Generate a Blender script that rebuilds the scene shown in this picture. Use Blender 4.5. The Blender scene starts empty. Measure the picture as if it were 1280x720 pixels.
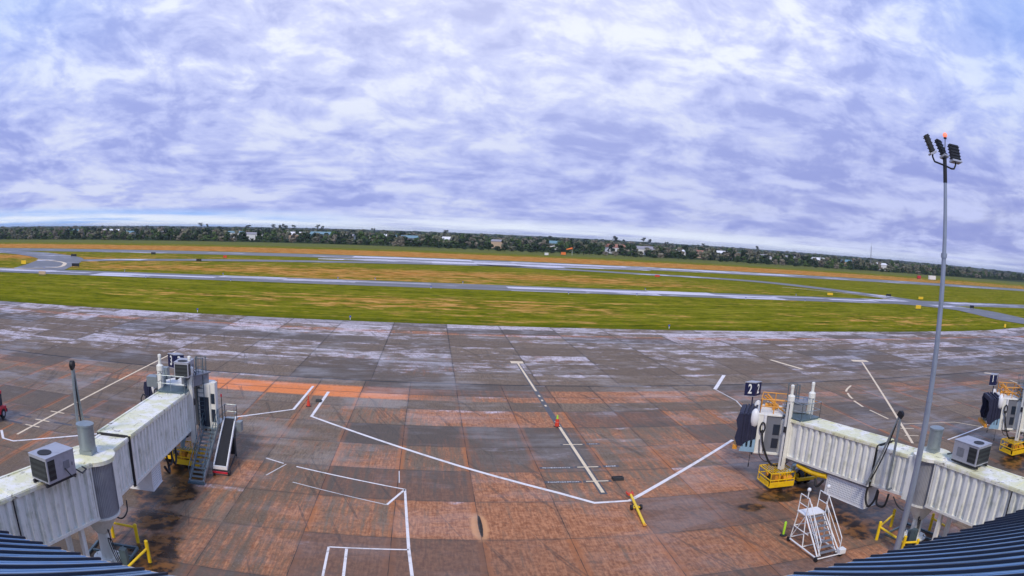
import bpy, math, random
from mathutils import Matrix, Vector
import numpy as np

R = math.radians
PI = math.pi
random.seed(7)
scene = bpy.context.scene
COL = scene.collection

# ------------------------------------------------------------------ camera
CAM_Z = 16.0
HAZE = .00007          # density of the air, per metre
YAW, PITCH, ROLL = 0.11827291, -0.07749164, 0.04497041
K1, K3 = 0.74432707, 0.05595961          # lens: angle = K1*r + K3*r^3, r in half frame widths
cam_data = bpy.data.cameras.new("camera")
cam = bpy.data.objects.new("camera", cam_data)
COL.objects.link(cam)
cam_data.type = 'PANO'
cam_data.sensor_width = 36.0
cam_data.sensor_fit = 'HORIZONTAL'
cc = cam_data.cycles if hasattr(cam_data, 'cycles') else cam_data
for holder in (getattr(cam_data, 'cycles', None), cam_data):
    if holder is None:
        continue
    try:
        holder.panorama_type = 'FISHEYE_LENS_POLYNOMIAL'
        holder.fisheye_fov = R(170)
        holder.fisheye_polynomial_k0 = 0.0
        holder.fisheye_polynomial_k1 = -K1 / 18.0
        holder.fisheye_polynomial_k2 = 0.0
        holder.fisheye_polynomial_k3 = -K3 / 18.0 ** 3
        holder.fisheye_polynomial_k4 = 0.0
    except Exception as e:
        print('cam', e)
cam_data.clip_start = 0.05
cam_data.clip_end = 60000
f = Vector((math.sin(YAW) * math.cos(PITCH), math.cos(YAW) * math.cos(PITCH), math.sin(PITCH)))
r0 = f.cross(Vector((0, 0, 1))).normalized()
u0 = r0.cross(f)
rr = r0 * math.cos(ROLL) + u0 * math.sin(ROLL)
uu = -r0 * math.sin(ROLL) + u0 * math.cos(ROLL)
m4 = Matrix(((rr.x, uu.x, -f.x, 0), (rr.y, uu.y, -f.y, 0), (rr.z, uu.z, -f.z, CAM_Z), (0, 0, 0, 1)))
cam.matrix_world = m4
scene.camera = cam
scene.render.engine = 'CYCLES'
scene.cycles.use_denoising = True
scene.cycles.max_bounces = 6
scene.cycles.diffuse_bounces = 3
scene.cycles.glossy_bounces = 3

# ------------------------------------------------------------------ node helpers
class NT:
    """tiny expression builder on a node tree"""
    def __init__(s, nt):
        s.nt = nt; s.n = nt.nodes; s.l = nt.links
    def node(s, t, **kw):
        n = s.n.new(t)
        for k, v in kw.items():
            setattr(n, k, v)
        return n
    def put(s, sock, v):
        if isinstance(v, bpy.types.NodeSocket):
            s.l.new(v, sock)
        elif v is not None:
            if isinstance(v, (tuple, list)) and sock.type == 'RGBA' and len(v) == 3:
                v = (*v, 1)
            sock.default_value = v
    def m(s, op, a, b=None, c=None, clamp=False):
        n = s.node('ShaderNodeMath', operation=op, use_clamp=clamp)
        s.put(n.inputs[0], a)
        if b is not None: s.put(n.inputs[1], b)
        if c is not None: s.put(n.inputs[2], c)
        return n.outputs[0]
    def add(s, a, b): return s.m('ADD', a, b)
    def sub(s, a, b): return s.m('SUBTRACT', a, b)
    def mul(s, a, b): return s.m('MULTIPLY', a, b)
    def mx(s, a, b): return s.m('MAXIMUM', a, b)
    def vec(s, x, y, z=0.0):
        n = s.node('ShaderNodeCombineXYZ')
        for i, v in enumerate((x, y, z)): s.put(n.inputs[i], v)
        return n.outputs[0]
    def sep(s, v):
        n = s.node('ShaderNodeSeparateXYZ'); s.put(n.inputs[0], v); return n.outputs
    def noise(s, v, scale=1.0, detail=4, rough=.55, dist=0.0):
        n = s.node('ShaderNodeTexNoise'); s.put(n.inputs['Vector'], v)
        n.inputs['Scale'].default_value = scale; n.inputs['Detail'].default_value = detail
        n.inputs['Roughness'].default_value = rough; n.inputs['Distortion'].default_value = dist
        return n.outputs['Fac']
    def ncol(s, v, scale=1.0, detail=3):
        n = s.node('ShaderNodeTexNoise'); s.put(n.inputs['Vector'], v)
        n.inputs['Scale'].default_value = scale; n.inputs['Detail'].default_value = detail
        return n.outputs['Color']
    def white(s, v):
        n = s.node('ShaderNodeTexWhiteNoise', noise_dimensions='3D'); s.put(n.inputs['Vector'], v)
        return n.outputs['Value']
    def ss(s, x, lo, hi, a=0.0, b=1.0):
        n = s.node('ShaderNodeMapRange', interpolation_type='SMOOTHSTEP', clamp=True)
        s.put(n.inputs[0], x)
        n.inputs[1].default_value = lo; n.inputs[2].default_value = hi
        n.inputs[3].default_value = a; n.inputs[4].default_value = b
        return n.outputs[0]
    def mix(s, fac, a, b, blend='MIX'):
        n = s.node('ShaderNodeMix', data_type='RGBA', blend_type=blend)
        s.put(n.inputs[0], fac); s.put(n.inputs[6], a); s.put(n.inputs[7], b)
        return n.outputs[2]
    def pos(s): return s.node('ShaderNodeNewGeometry').outputs['Position']
    def obj(s): return s.node('ShaderNodeTexCoord').outputs['Object']
    def gauss(s, x, y, cx, cy, sx, sy):
        a = s.m('POWER', s.m('ABSOLUTE', s.m('DIVIDE', s.sub(x, cx), sx)), 2.0)
        b = s.m('POWER', s.m('ABSOLUTE', s.m('DIVIDE', s.sub(y, cy), sy)), 2.0)
        return s.m('EXPONENT', s.mul(s.add(a, b), -1.0))
    def bump(s, h, strength=.3, dist=.02):
        n = s.node('ShaderNodeBump'); n.inputs['Strength'].default_value = strength
        n.inputs['Distance'].default_value = dist; s.put(n.inputs['Height'], h); return n.outputs[0]

def newmat(name):
    m = bpy.data.materials.new(name); m.use_nodes = True
    t = NT(m.node_tree)
    b = m.node_tree.nodes['Principled BSDF']
    return m, t, b

# ------------------------------------------------------------------ sky and sun
SUN_EL, SUN_AZ = 44.0, 196.0     # azimuth clockwise from +Y: behind the camera, to the left
world = bpy.data.worlds.new("World"); scene.world = world; world.use_nodes = True
t = NT(world.node_tree)
bg = world.node_tree.nodes['Background']
bg.inputs['Strength'].default_value = 0.072
sky = t.node('ShaderNodeTexSky', sky_type='NISHITA', sun_disc=False)
sky.sun_elevation = R(SUN_EL); sky.sun_rotation = R(SUN_AZ); sky.air_density = 1.4; sky.dust_density = 2.0
d = t.node('ShaderNodeTexCoord').outputs['Generated']
dx, dy, dz = t.sep(d)
zc = t.mx(dz, 0.0)
inv = t.m('DIVIDE', 1.0, t.add(zc, 0.115))
px, py = t.mul(dx, inv), t.mul(dy, inv)
P2 = t.vec(px, py, 0.0)
warp = t.node('ShaderNodeVectorMath', operation='MULTIPLY_ADD')
t.put(warp.inputs[0], t.ncol(P2, .55, 4)); warp.inputs[1].default_value = (.8, .8, 0); t.put(warp.inputs[2], P2)
PW = warp.outputs[0]
big = t.noise(PW, .42, 3, .5)
mid = t.noise(PW, 1.25, 7, .55)
fine = t.noise(PW, 4.6, 7, .60)
azn = t.m('ARCTAN2', dx, dy)
pw = t.vec(t.add(t.mul(azn, 8.5), t.mul(dz, 3.0)), t.mul(t.m('POWER', t.add(zc, .004), .72), 14.5), 0)
puff = t.noise(pw, 1.0, 9, .60, .35)
pwb = t.node('ShaderNodeVectorMath', operation='ADD'); t.put(pwb.inputs[0], pw); pwb.inputs[1].default_value = (-.10, .24, 0)
relief = t.sub(puff, t.noise(pwb.outputs[0], 1.0, 9, .60, .35))          # tops catch the light, bases stay dull
mwb = t.node('ShaderNodeVectorMath', operation='ADD'); t.put(mwb.inputs[0], PW); mwb.inputs[1].default_value = (-.05, -.16, 0)
relief2 = t.sub(t.noise(PW, 1.25, 7, .55), t.noise(mwb.outputs[0], 1.25, 7, .55))
relief = t.add(t.mul(relief, 1.0), t.mul(relief2, .8))
cl = t.add(t.add(t.mul(big, .46), t.mul(mid, .28)), t.add(t.mul(fine, .16), t.mul(puff, .58)))      # about .7 mean
k = t.ss(t.add(cl, t.mul(relief, .32)), .54, .93)
# lavender grey bellies to near white tops
c_dark = (2.9, 3.5, 7.1); c_mid = (4.7, 5.3, 8.5); c_light = (7.7, 8.2, 9.0)
c1 = t.mix(t.ss(k, .0, .5), c_dark, c_mid)
cloud = t.mix(t.ss(k, .42, 1.0), c1, c_light)
# brighter thin patch in the middle of the sky, heavier cloud low down on the right
az_right = t.ss(t.m('ARCTAN2', dx, dy), -.1, .95)
low = t.ss(dz, .30, .03)
heavy = t.mul(low, t.add(.42, t.mul(az_right, .58)))
cloud = t.mix(t.mul(heavy, .8), cloud, (2.45, 2.8, 5.7), 'MIX')
brite = t.gauss(t.m('ARCTAN2', dx, dy), dz, .05, .36, .55, .20)
cloud = t.mix(t.mul(brite, .40), cloud, (7.4, 7.5, 8.8))
# re-add crisp structure on top of the heavy part
cloud = t.mix(t.mul(t.ss(t.add(puff, t.mul(relief, .7)), .38, .72), t.mul(heavy, .8)), cloud, (5.1, 5.6, 8.5))
# thin bright gap above the horizon, blue at left
gapn = t.noise(t.vec(t.mul(t.m('ARCTAN2', dx, dy), 2.5), t.mul(dz, 60.0), 0), 1.0, 5, .6)
gap = t.mul(t.mul(t.ss(dz, .030, .006), t.ss(gapn, .32, .54)), t.ss(az_right, .2, 1.0, 1.0, .55))
cloud = t.mix(gap, cloud, (7.7, 8.3, 9.2))
leftg = t.ss(t.m('ARCTAN2', dx, dy), -.05, -.35)
bluegap = t.mul(leftg, t.mul(t.ss(dz, .03, .012), t.ss(gapn, .62, .42)))
cloud = t.mix(bluegap, cloud, (2.6, 4.6, 8.8))
# blue tinted thin cloud in the upper corners
cor = t.mul(t.ss(t.m('ABSOLUTE', t.sub(t.m('ARCTAN2', dx, dy), .1)), .45, .95), t.ss(dz, .10, .40))
cloud = t.mix(t.mul(cor, .78), cloud, (2.5, 4.0, 8.2))
cover = t.ss(cl, .40, .55, .86, 1.0)
skycol = t.mix(cover, sky.outputs[0], cloud)
t.put(bg.inputs['Color'], skycol)

sd = bpy.data.lights.new("sun", 'SUN'); sd.energy = 1.5; sd.angle = R(10); sd.color = (1.0, .90, .76)
so = bpy.data.objects.new("sun", sd); COL.objects.link(so)
sv = Vector((math.sin(R(SUN_AZ)) * math.cos(R(SUN_EL)), math.cos(R(SUN_AZ)) * math.cos(R(SUN_EL)), math.sin(R(SUN_EL))))
so.rotation_euler = (-sv).to_track_quat('-Z', 'Y').to_euler()

vs = scene.view_settings
vs.view_transform = 'Standard'; vs.look = 'None'; vs.gamma = 1; vs.use_curve_mapping = False
vs.exposure = 0.70

# ------------------------------------------------------------------ mesh helpers
class MB:
    def __init__(s, M=None):
        s.v = []; s.f = []; s.mi = []; s.M = M or Matrix.Identity(4); s.cur = 0; s.g = []; s.hold = 0; s.gid = 0
    def addv(s, pts, faces):
        o = len(s.v); M = s.M
        s.v += [tuple(M @ Vector(p)) for p in pts]
        s.f += [tuple(o + i for i in fc) for fc in faces]
        s.mi += [s.cur] * len(faces)
        if not s.hold: s.gid += 1
        s.g += [s.gid] * len(faces)
    def piece(s):
        """everything added inside the with-block belongs to one piece"""
        class C_:
            def __enter__(c): s.gid += 1; s.hold += 1
            def __exit__(c, *a): s.hold -= 1
        return C_()
    def each(s, name, mats, parent=None, smooth=False, bevel=0):
        """every piece becomes an object of its own"""
        out = []
        for gid in sorted(set(s.g)):
            b = MB(); idx = [i for i, g_ in enumerate(s.g) if g_ == gid]; mp = {}
            for i in idx:
                fc = []
                for v_ in s.f[i]:
                    if v_ not in mp: mp[v_] = len(b.v); b.v.append(s.v[v_])
                    fc.append(mp[v_])
                b.f.append(tuple(fc)); b.mi.append(s.mi[i])
            out.append(b.build(name, mats, parent, smooth, bevel))
        return out
    def box(s, x0, x1, y0, y1, z0, z1, rot=None, bev=0):
        pts = [(x, y, z) for z in (z0, z1) for y in (y0, y1) for x in (x0, x1)]
        if rot:
            pts = [tuple(rot @ Vector(p)) for p in pts]
        s.addv(pts, [(0, 2, 3, 1), (4, 5, 7, 6), (0, 1, 5, 4), (2, 6, 7, 3), (0, 4, 6, 2), (1, 3, 7, 5)])
    def obox(s, p, q, w, h, up=(0, 0, 1)):
        """a rectangular bar from p to q, w across, h along up"""
        p, q = Vector(p), Vector(q); dd = (q - p).normalized()
        side = dd.cross(Vector(up))
        if side.length < 1e-4: side = dd.cross(Vector((0, 1, 0)))
        side.normalize(); u = side.cross(dd).normalized()
        pts = []
        for e in (p, q):
            for a, b in ((-1, -1), (1, -1), (1, 1), (-1, 1)):
                pts.append(tuple(e + side * a * w / 2 + u * b * h / 2))
        s.addv(pts, [(0, 3, 2, 1), (4, 5, 6, 7), (0, 1, 5, 4), (1, 2, 6, 5), (2, 3, 7, 6), (3, 0, 4, 7)])
    def tube(s, p, q, r, r2=None, n=8, cap=True):
        p, q = Vector(p), Vector(q); r2 = r if r2 is None else r2
        dd = (q - p).normalized()
        a = dd.cross(Vector((0, 0, 1)))
        if a.length < 1e-3: a = Vector((1, 0, 0))
        a.normalize(); b = dd.cross(a)
        pts = []
        for e, rad in ((p, r), (q, r2)):
            for i in range(n):
                th = 2 * PI * i / n
                pts.append(tuple(e + a * rad * math.cos(th) + b * rad * math.sin(th)))
        fs = [(i, (i + 1) % n, n + (i + 1) % n, n + i) for i in range(n)]
        if cap: fs += [tuple(range(n - 1, -1, -1)), tuple(range(n, 2 * n))]
        s.addv(pts, fs)
    def path(s, pts, r, n=6, k=1):
        """bent pipe; k > 1 rounds it into a smooth curve"""
        pts = [Vector(p) for p in pts]
        if k > 1:
            P_ = [pts[0]] + pts + [pts[-1]]; q = []
            for i in range(1, len(P_) - 2):
                for j in range(k):
                    u = j / k; a, b, c, d = P_[i - 1], P_[i], P_[i + 1], P_[i + 2]
                    q.append(.5 * ((2 * b) + (-a + c) * u + (2 * a - 5 * b + 4 * c - d) * u ** 2 + (-a + 3 * b - 3 * c + d) * u ** 3))
            q.append(pts[-1]); pts = q
        with s.piece():
            for a, b in zip(pts, pts[1:]): s.tube(a, b, r, n=n)
    def lathe(s, prof, c=(0, 0, 0), n=24, a0=0, a1=2 * PI):
        full = abs(a1 - a0 - 2 * PI) < 1e-6
        cnt = n if full else n + 1
        pts = []
        for (rad, z) in prof:
            for i in range(cnt):
                th = a0 + (a1 - a0) * i / n
                pts.append((c[0] + rad * math.cos(th), c[1] + rad * math.sin(th), c[2] + z))
        fs = []
        for j in range(len(prof) - 1):
            for i in range(n):
                i2 = (i + 1) % cnt
                fs.append((j * cnt + i, j * cnt + i2, (j + 1) * cnt + i2, (j + 1) * cnt + i))
        if full:
            fs.append(tuple(range(cnt - 1, -1, -1)))
            fs.append(tuple((len(prof) - 1) * cnt + i for i in range(cnt)))
        s.addv(pts, fs)
    def prism(s, poly, z0, z1):
        n = len(poly)
        pts = [(x, y, z0) for x, y in poly] + [(x, y, z1) for x, y in poly]
        s.addv(pts, [tuple(range(n - 1, -1, -1)), tuple(range(n, 2 * n))] + [(i, (i + 1) % n, n + (i + 1) % n, n + i) for i in range(n)])
    def sphere(s, c, r, n=10, m=6, sz=1.0):
        s.lathe([(max(1e-3, r * math.sin(PI * j / m)), -r * sz * math.cos(PI * j / m)) for j in range(m + 1)], c, n)
    def build(s, name, mats, parent=None, smooth=False, bevel=0):
        me = bpy.data.meshes.new(name)
        me.from_pydata(s.v, [], s.f); me.update()
        if not isinstance(mats, (list, tuple)): mats = [mats]
        for m in mats: me.materials.append(m)
        if len(mats) > 1: me.polygons.foreach_set('material_index', s.mi)
        if smooth:
            me.shade_smooth()
            try: me.set_sharp_from_angle(angle=R(35))
            except Exception: pass
        o = bpy.data.objects.new(name, me); COL.objects.link(o)
        if parent: o.parent = parent
        if bevel:
            bm = o.modifiers.new('bevel', 'BEVEL'); bm.width = bevel; bm.segments = 1; bm.limit_method = 'ANGLE'
        return o

def tag(o, label=None, cat=None, group=None, kind=None):
    if label: o['label'] = label
    if cat: o['category'] = cat
    if group: o['group'] = group
    if kind: o['kind'] = kind
    return o
def empty(name, loc, rz=0):
    o = bpy.data.objects.new(name, None); COL.objects.link(o); o.location = loc; o.rotation_euler = (0, 0, rz)
    o.empty_display_size = .5
    return o
def kids(o): return [c for c in bpy.data.objects if c.parent == o]
def copy_tree(o, parent=None):
    c = o.copy(); COL.objects.link(c); c.parent = parent
    for ch in list(o.children): copy_tree(ch, c)
    return c

# ------------------------------------------------------------------ materials
def paint(name, col, rough=.5, metal=0.0, dirt=.25, dirtcol=None, scale=1.0, streak=True, bumpy=0.0, spec=.5):
    m, t, b = newmat(name)
    p = t.obj()
    x, y, z = t.sep(p)
    n1 = t.noise(p, 1.3 * scale, 6, .6)
    sp = t.vec(t.mul(x, 3.0 * scale), t.mul(y, 3.0 * scale), t.mul(z, .35 * scale))
    n2 = t.noise(sp, 1.6, 5, .6) if streak else t.noise(p, 5 * scale, 4, .6)
    dc = dirtcol or tuple(c * .45 for c in col)
    fac = t.mul(t.ss(t.add(t.mul(n1, .6), t.mul(n2, .6)), .55, .85), min(1, dirt * 2.2))
    c = t.mix(fac, col, dc)
    c = t.mix(t.mul(t.noise(p, 14 * scale, 3, .6), .22), c, tuple(min(1, k * .75) for k in col))
    t.put(b.inputs['Base Color'], c)
    t.put(b.inputs['Roughness'], t.add(rough - .08, t.mul(n1, .2)))
    b.inputs['Metallic'].default_value = metal
    b.inputs['Specular IOR Level'].default_value = spec
    if bumpy: t.put(b.inputs['Normal'], t.bump(t.noise(p, 6 * scale, 4), bumpy, .02))
    return m

M = {}
M['wall_white'] = paint('tunnel_white_paint', (.82, .82, .76), .42, 0, .42, (.34, .36, .25))
M['wall_white2'] = paint('cream_white_paint', (.80, .79, .72), .42, 0, .20, (.34, .33, .22))
M['roof_white'] = None
M['curtain'] = paint('grey_slat_curtain', (.36, .36, .37), .5, .0, .25)
M['galv'] = paint('galvanised_steel', (.33, .38, .40), .45, .65, .25, (.2, .22, .2), streak=False)
M['galv_dark'] = paint('dull_blue_grey_steel', (.13, .19, .22), .5, .5, .35, streak=False)
M['steel_light'] = paint('light_grey_machine_paint', (.42, .43, .48), .4, .3, .2, streak=False)
M['mach_grey'] = paint('mid_grey_machine_paint', (.22, .23, .26), .45, .2, .3, streak=False)
M['black'] = paint('black_rubber', (.012, .012, .014), .6, 0, .2, (.03, .03, .03), streak=False)
M['dark'] = paint('near_black_finish', (.02, .022, .028), .6, 0, .2, streak=False)  # near-black finish for skids, legs, hoses and poles
M['bellows'] = paint('dark_blue_canopy_fabric', (.012, .015, .045), .65, 0, .3, (.03, .03, .06))
M['yellow'] = paint('safety_yellow_paint', (.88, .55, .01), .42, 0, .2, (.40, .18, .02), streak=False)
M['yellow2'] = paint('yellow_bollard_paint', (.90, .60, .015), .42, 0, .15, (.5, .25, .02))
M['orange_frame'] = paint('orange_yellow_steel', (.70, .30, .03), .5, 0, .2, streak=False)
M['white'] = paint('bright_white_paint', (.78, .78, .78), .4, 0, .15, (.45, .45, .42), streak=False)
M['glass'] = paint('dark_window_glass', (.02, .03, .05), .08, 0, .05, streak=False)
M['red'] = paint('red_paint', (.55, .02, .04), .4, 0, .2, streak=False)
M['cone'] = paint('cone_orange_red', (.62, .05, .02), .5, 0, .15, streak=False)
M['lime'] = paint('lime_green_plastic', (.42, .75, .04), .45, 0, .1, streak=False)
M['mast'] = paint('mast_galvanised_blue_grey', (.30, .34, .42), .42, .35, .3, (.18, .20, .26))
M['lamp_black'] = paint('black_lamp_housing', (.015, .016, .02), .5, .2, .1, streak=False)
M['digit'] = paint('white_sign_digit', (.8, .8, .74), .4, 0, .02, streak=False)
M['blueblk'] = paint('dark_blue_sign_face', (.01, .014, .06), .3, 0, .1, streak=False)
M['lightblue'] = paint('pale_blue_panel', (.25, .40, .52), .45, 0, .2, streak=False)
M['tan'] = paint('tan_trim', (.55, .40, .27), .5, 0, .3, streak=False)
M['doorgrey'] = paint('grey_door_paint', (.17, .18, .21), .45, 0, .2)
m, t, b = newmat('red_beacon_lens')
b.inputs['Base Color'].default_value = (.8, .15, .1, 1); b.inputs['Emission Color'].default_value = (1, .25, .16, 1)
b.inputs['Emission Strength'].default_value = .6; M['beacon'] = m

def roofmat():
    m, t, b = newmat('weathered_white_roof')
    p = t.obj(); x, y, z = t.sep(p)
    n = t.noise(p, .9, 6, .65); n2 = t.noise(p, 3.2, 6, .7); n3 = t.noise(t.vec(t.mul(x, 1.0), t.mul(y, .5), z), 2.6, 5, .7, 1.0)
    c = t.mix(t.ss(n, .38, .58), (.86, .84, .77), (.74, .72, .46))
    c = t.mix(t.mul(t.ss(n2, .54, .70), .6), c, (.34, .34, .17))
    c = t.mix(t.mul(t.ss(n3, .60, .66), .8), c, (.12, .09, .06))
    t.put(b.inputs['Base Color'], c); b.inputs['Roughness'].default_value = .45
    t.put(b.inputs['Normal'], t.bump(n2, .25, .02))
    return m
M['roof_white'] = roofmat()
def grille(name, c1, c2, sx, sz, th=.5):
    m, t, b = newmat(name); p = t.obj(); x, y, z = t.sep(p)
    a = t.m('FRACT', t.mul(t.add(x, y), sx)); e = t.m('FRACT', t.mul(z, sz))
    f1 = t.m('GREATER_THAN', a, th); f2 = t.m('GREATER_THAN', e, th)
    t.put(b.inputs['Base Color'], t.mix(t.mul(f1, f2), c1, c2)); b.inputs['Roughness'].default_value = .5
    return m
M['louver'] = grille('pale_grille', (.80, .82, .82), (.38, .42, .46), 7, 7, .45)
M['coil'] = grille('dark_condenser_coil', (.012, .014, .016), (.05, .06, .06), 16, 4, .5)

# ------------------------------------------------------------------ ground materials
def apron_mat():
    m, t, b = newmat('wet_stained_concrete')
    p = t.pos(); x, y, z = t.sep(p)
    far = t.m('GREATER_THAN', y, 71.3)
    dxs = t.add(4.8, t.mul(far, 4.3)); dys = t.add(5.5, t.mul(far, .6))
    wob = t.mul(t.sub(t.noise(p, .8, 2), .5), .05)
    u = t.m('DIVIDE', t.add(t.sub(x, 2.9), wob), dxs); v = t.m('DIVIDE', t.add(t.sub(y, 71.3), wob), dys)
    # the far rows are staggered a little
    iu, iv = t.m('FLOOR', u), t.m('FLOOR', v)
    fu, fv = t.sub(u, iu), t.sub(v, iv)
    rnd = t.white(t.vec(iu, iv, 1.0)); rnd2 = t.white(t.vec(iu, iv, 7.0)); rnd3 = t.white(t.vec(t.m('FLOOR', t.mul(u, .5)), iv, 3.0))
    rowr = t.white(t.vec(2.0, iv, 5.0))
    streakY = t.noise(t.vec(t.mul(x, 2.6), t.mul(y, .16), 0), 1.0, 6, .62)
    streakY2 = t.noise(t.vec(t.mul(x, 8.0), t.mul(y, .9), 3), 1.0, 6, .68)
    streakX = t.noise(t.vec(t.mul(x, .20), t.mul(y, .60), 0), 1.0, 8, .66)
    blot = t.noise(p, .16, 6, .6)
    blot2 = t.noise(p, .055, 4, .55)
    gr = t.noise(p, 7.0, 4, .7)
    base = t.mix(rnd, (.165, .112, .072), (.240, .170, .112))
    base = t.mix(t.ss(streakY2, .40, .66), base, (.110, .082, .058))
    base = t.mix(t.ss(streakY, .50, .72, 0, .65), base, (.085, .072, .060))
    base = t.mix(t.mul(t.ss(gr, .45, .75), .5), base, (.33, .265, .205))
    # ---- rust staining
    band1 = t.mul(t.mul(t.ss(y, 63.2, 63.8), t.ss(y, 68.9, 68.3)), t.add(t.add(t.mul(t.mul(t.ss(x, -27, -24), t.ss(x, -1, -4.5)), 1.0), .40), t.mul(t.gauss(x, y, 16, 66, 11, 8), .55)))
    band2 = t.mul(t.mul(t.ss(y, 54.6, 55.2), t.ss(y, 60.6, 60.0)), t.mul(t.gauss(x, y, 9, 58, 17, 8), .85))
    near = t.mul(t.gauss(x, y, 7, 31, 18, 15), .84)
    near2 = t.mul(t.gauss(x, y, -4, 29, 5, 8), .55)
    near3 = t.mul(t.gauss(x, y, 21, 52, 10, 10), .55)
    row_far = t.mul(t.mul(t.ss(y, 106.0, 106.5), t.ss(y, 109.5, 108.8)), .75)
    region = t.mx(t.mx(t.mx(band1, band2), t.mx(near, near2)), t.mx(near3, row_far))
    region = t.add(region, t.mul(t.ss(rnd2, .62, .95), t.mul(t.ss(y, 115, 75, .35, 1.0), .28)))
    region = t.add(region, t.ss(y, 62, 40, 0, .14))
    region = t.add(region, t.mul(t.ss(blot2, .52, .70), .30))
    sn = t.add(t.mul(streakY, .65), t.mul(blot, .5))
    rust = t.m('MULTIPLY', t.ss(t.add(t.add(sn, t.mul(t.sub(streakY2, .5), .25)), t.mul(region, .36)), .66, .92), .90, clamp=True)
    c_r = t.mix(t.ss(t.add(t.mul(streakY2, .5), t.mul(t.noise(p, 3.1, 6, .7), .5)), .40, .60), (.27, .095, .04), (.56, .25, .12))
    col = t.mix(rust, base, c_r)
    hot = t.mul(t.mul(t.ss(y, 63.5, 63.9), t.ss(y, 68.4, 68.0)), t.mul(t.ss(x, -25, -23), t.ss(x, 3, -7)))
    hot = t.mul(hot, t.ss(t.add(streakY2, t.mul(rnd, .25)), .34, .62, .35, .95))
    col = t.mix(hot, col, (.78, .24, .07))
    # long rusty runs along some joints
    jx = t.m('ABSOLUTE', t.sub(fu, t.m('ROUND', fu)))
    dist_x = t.mul(jx, dxs)
    run = t.mul(t.ss(dist_x, .45, .05), t.mul(t.ss(t.add(rnd3, blot), .75, 1.1), t.ss(y, 75, 60)))
    col = t.mix(t.mul(run, .8), col, (.55, .19, .06))
    fbm = t.noise(p, 1.6, 8, .75)
    # ---- wet sky glare painted pale into the colour, with some residue
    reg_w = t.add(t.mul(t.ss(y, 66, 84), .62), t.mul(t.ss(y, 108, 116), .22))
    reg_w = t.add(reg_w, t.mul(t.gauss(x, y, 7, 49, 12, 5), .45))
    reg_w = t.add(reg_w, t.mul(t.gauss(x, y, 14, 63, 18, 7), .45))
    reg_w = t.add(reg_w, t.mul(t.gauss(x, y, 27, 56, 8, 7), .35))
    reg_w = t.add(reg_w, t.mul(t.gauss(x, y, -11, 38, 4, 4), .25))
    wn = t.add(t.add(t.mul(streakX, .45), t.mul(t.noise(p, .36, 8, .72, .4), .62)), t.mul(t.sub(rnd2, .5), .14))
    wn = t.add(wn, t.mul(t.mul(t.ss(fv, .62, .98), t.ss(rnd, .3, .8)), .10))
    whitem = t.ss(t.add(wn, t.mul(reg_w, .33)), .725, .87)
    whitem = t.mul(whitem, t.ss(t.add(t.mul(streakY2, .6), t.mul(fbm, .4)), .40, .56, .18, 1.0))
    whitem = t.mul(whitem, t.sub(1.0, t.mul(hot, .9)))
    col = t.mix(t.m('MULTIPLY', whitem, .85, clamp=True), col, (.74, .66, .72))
    # oil spots and tyre scuffs
    spn = t.noise(p, 1.7, 3, .5, .5)
    col = t.mix(t.mul(t.ss(spn, .70, .76), .6), col, (.035, .028, .024))
    ty = t.noise(t.vec(t.mul(t.add(x, t.mul(y, .35)), 1.3), t.mul(t.sub(y, t.mul(x, .35)), .06), 6), 1.0, 3, .5)
    col = t.mix(t.mul(t.mul(t.ss(ty, .62, .66), t.ss(ty, .72, .68)), .45), col, (.05, .045, .04))
    fb = t.noise(p, 2.6, 6, .75)
    col = t.mix(t.ss(fb, .50, .70, 0, .45), col, (.075, .062, .054))
    # darker big patches
    dk = t.mul(t.ss(t.add(rnd3, t.mul(blot2, .6)), .92, 1.18), .62)
    col = t.mix(dk, col, (.085, .075, .068))
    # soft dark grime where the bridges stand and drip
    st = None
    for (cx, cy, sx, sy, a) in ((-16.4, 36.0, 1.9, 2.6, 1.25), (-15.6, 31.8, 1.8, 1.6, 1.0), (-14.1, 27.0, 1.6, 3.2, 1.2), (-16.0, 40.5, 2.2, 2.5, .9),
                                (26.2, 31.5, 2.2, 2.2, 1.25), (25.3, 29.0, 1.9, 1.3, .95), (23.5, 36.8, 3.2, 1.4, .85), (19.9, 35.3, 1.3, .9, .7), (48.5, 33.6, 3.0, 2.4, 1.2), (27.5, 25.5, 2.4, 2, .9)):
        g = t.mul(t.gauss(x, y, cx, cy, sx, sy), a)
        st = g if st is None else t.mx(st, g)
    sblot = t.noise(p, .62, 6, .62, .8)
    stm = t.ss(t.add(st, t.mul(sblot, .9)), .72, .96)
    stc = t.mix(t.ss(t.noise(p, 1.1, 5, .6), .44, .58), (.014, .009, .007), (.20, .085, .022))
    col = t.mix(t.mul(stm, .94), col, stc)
    # burnt patch on a joint
    g = t.gauss(x, y, 2.9, 34.6, .55, 2.1)
    col = t.mix(t.ss(t.add(g, t.mul(t.noise(p, 2.5, 3), .3)), .45, .75), col, (.60, .30, .14))
    g = t.gauss(x, y, 2.95, 34.7, .13, 1.6)
    col = t.mix(t.ss(t.add(g, t.mul(t.noise(p, 2.5, 3), .25)), .45, .62), col, (.012, .010, .010))
    # ---- joints
    jy = t.mul(t.m('ABSOLUTE', t.sub(fv, t.m('ROUND', fv))), dys)
    jw = t.ss(y, 30, 110, .022, .07)
    jmin = t.m('MINIMUM', dist_x, jy)
    jm = t.m('LESS_THAN', jmin, jw)
    halo = t.mul(t.ss(t.m('MINIMUM', dist_x, jy), .32, .04), .28)
    col = t.mix(halo, col, (.10, .075, .06))
    col = t.mix(t.mul(jm, t.ss(t.noise(p, .5, 3), .35, .55, .35, .9)), col, (.035, .030, .028))
    big = t.mul(t.m('LESS_THAN', t.m('ABSOLUTE', t.sub(y, 71.3)), .20), 1.0)
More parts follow.
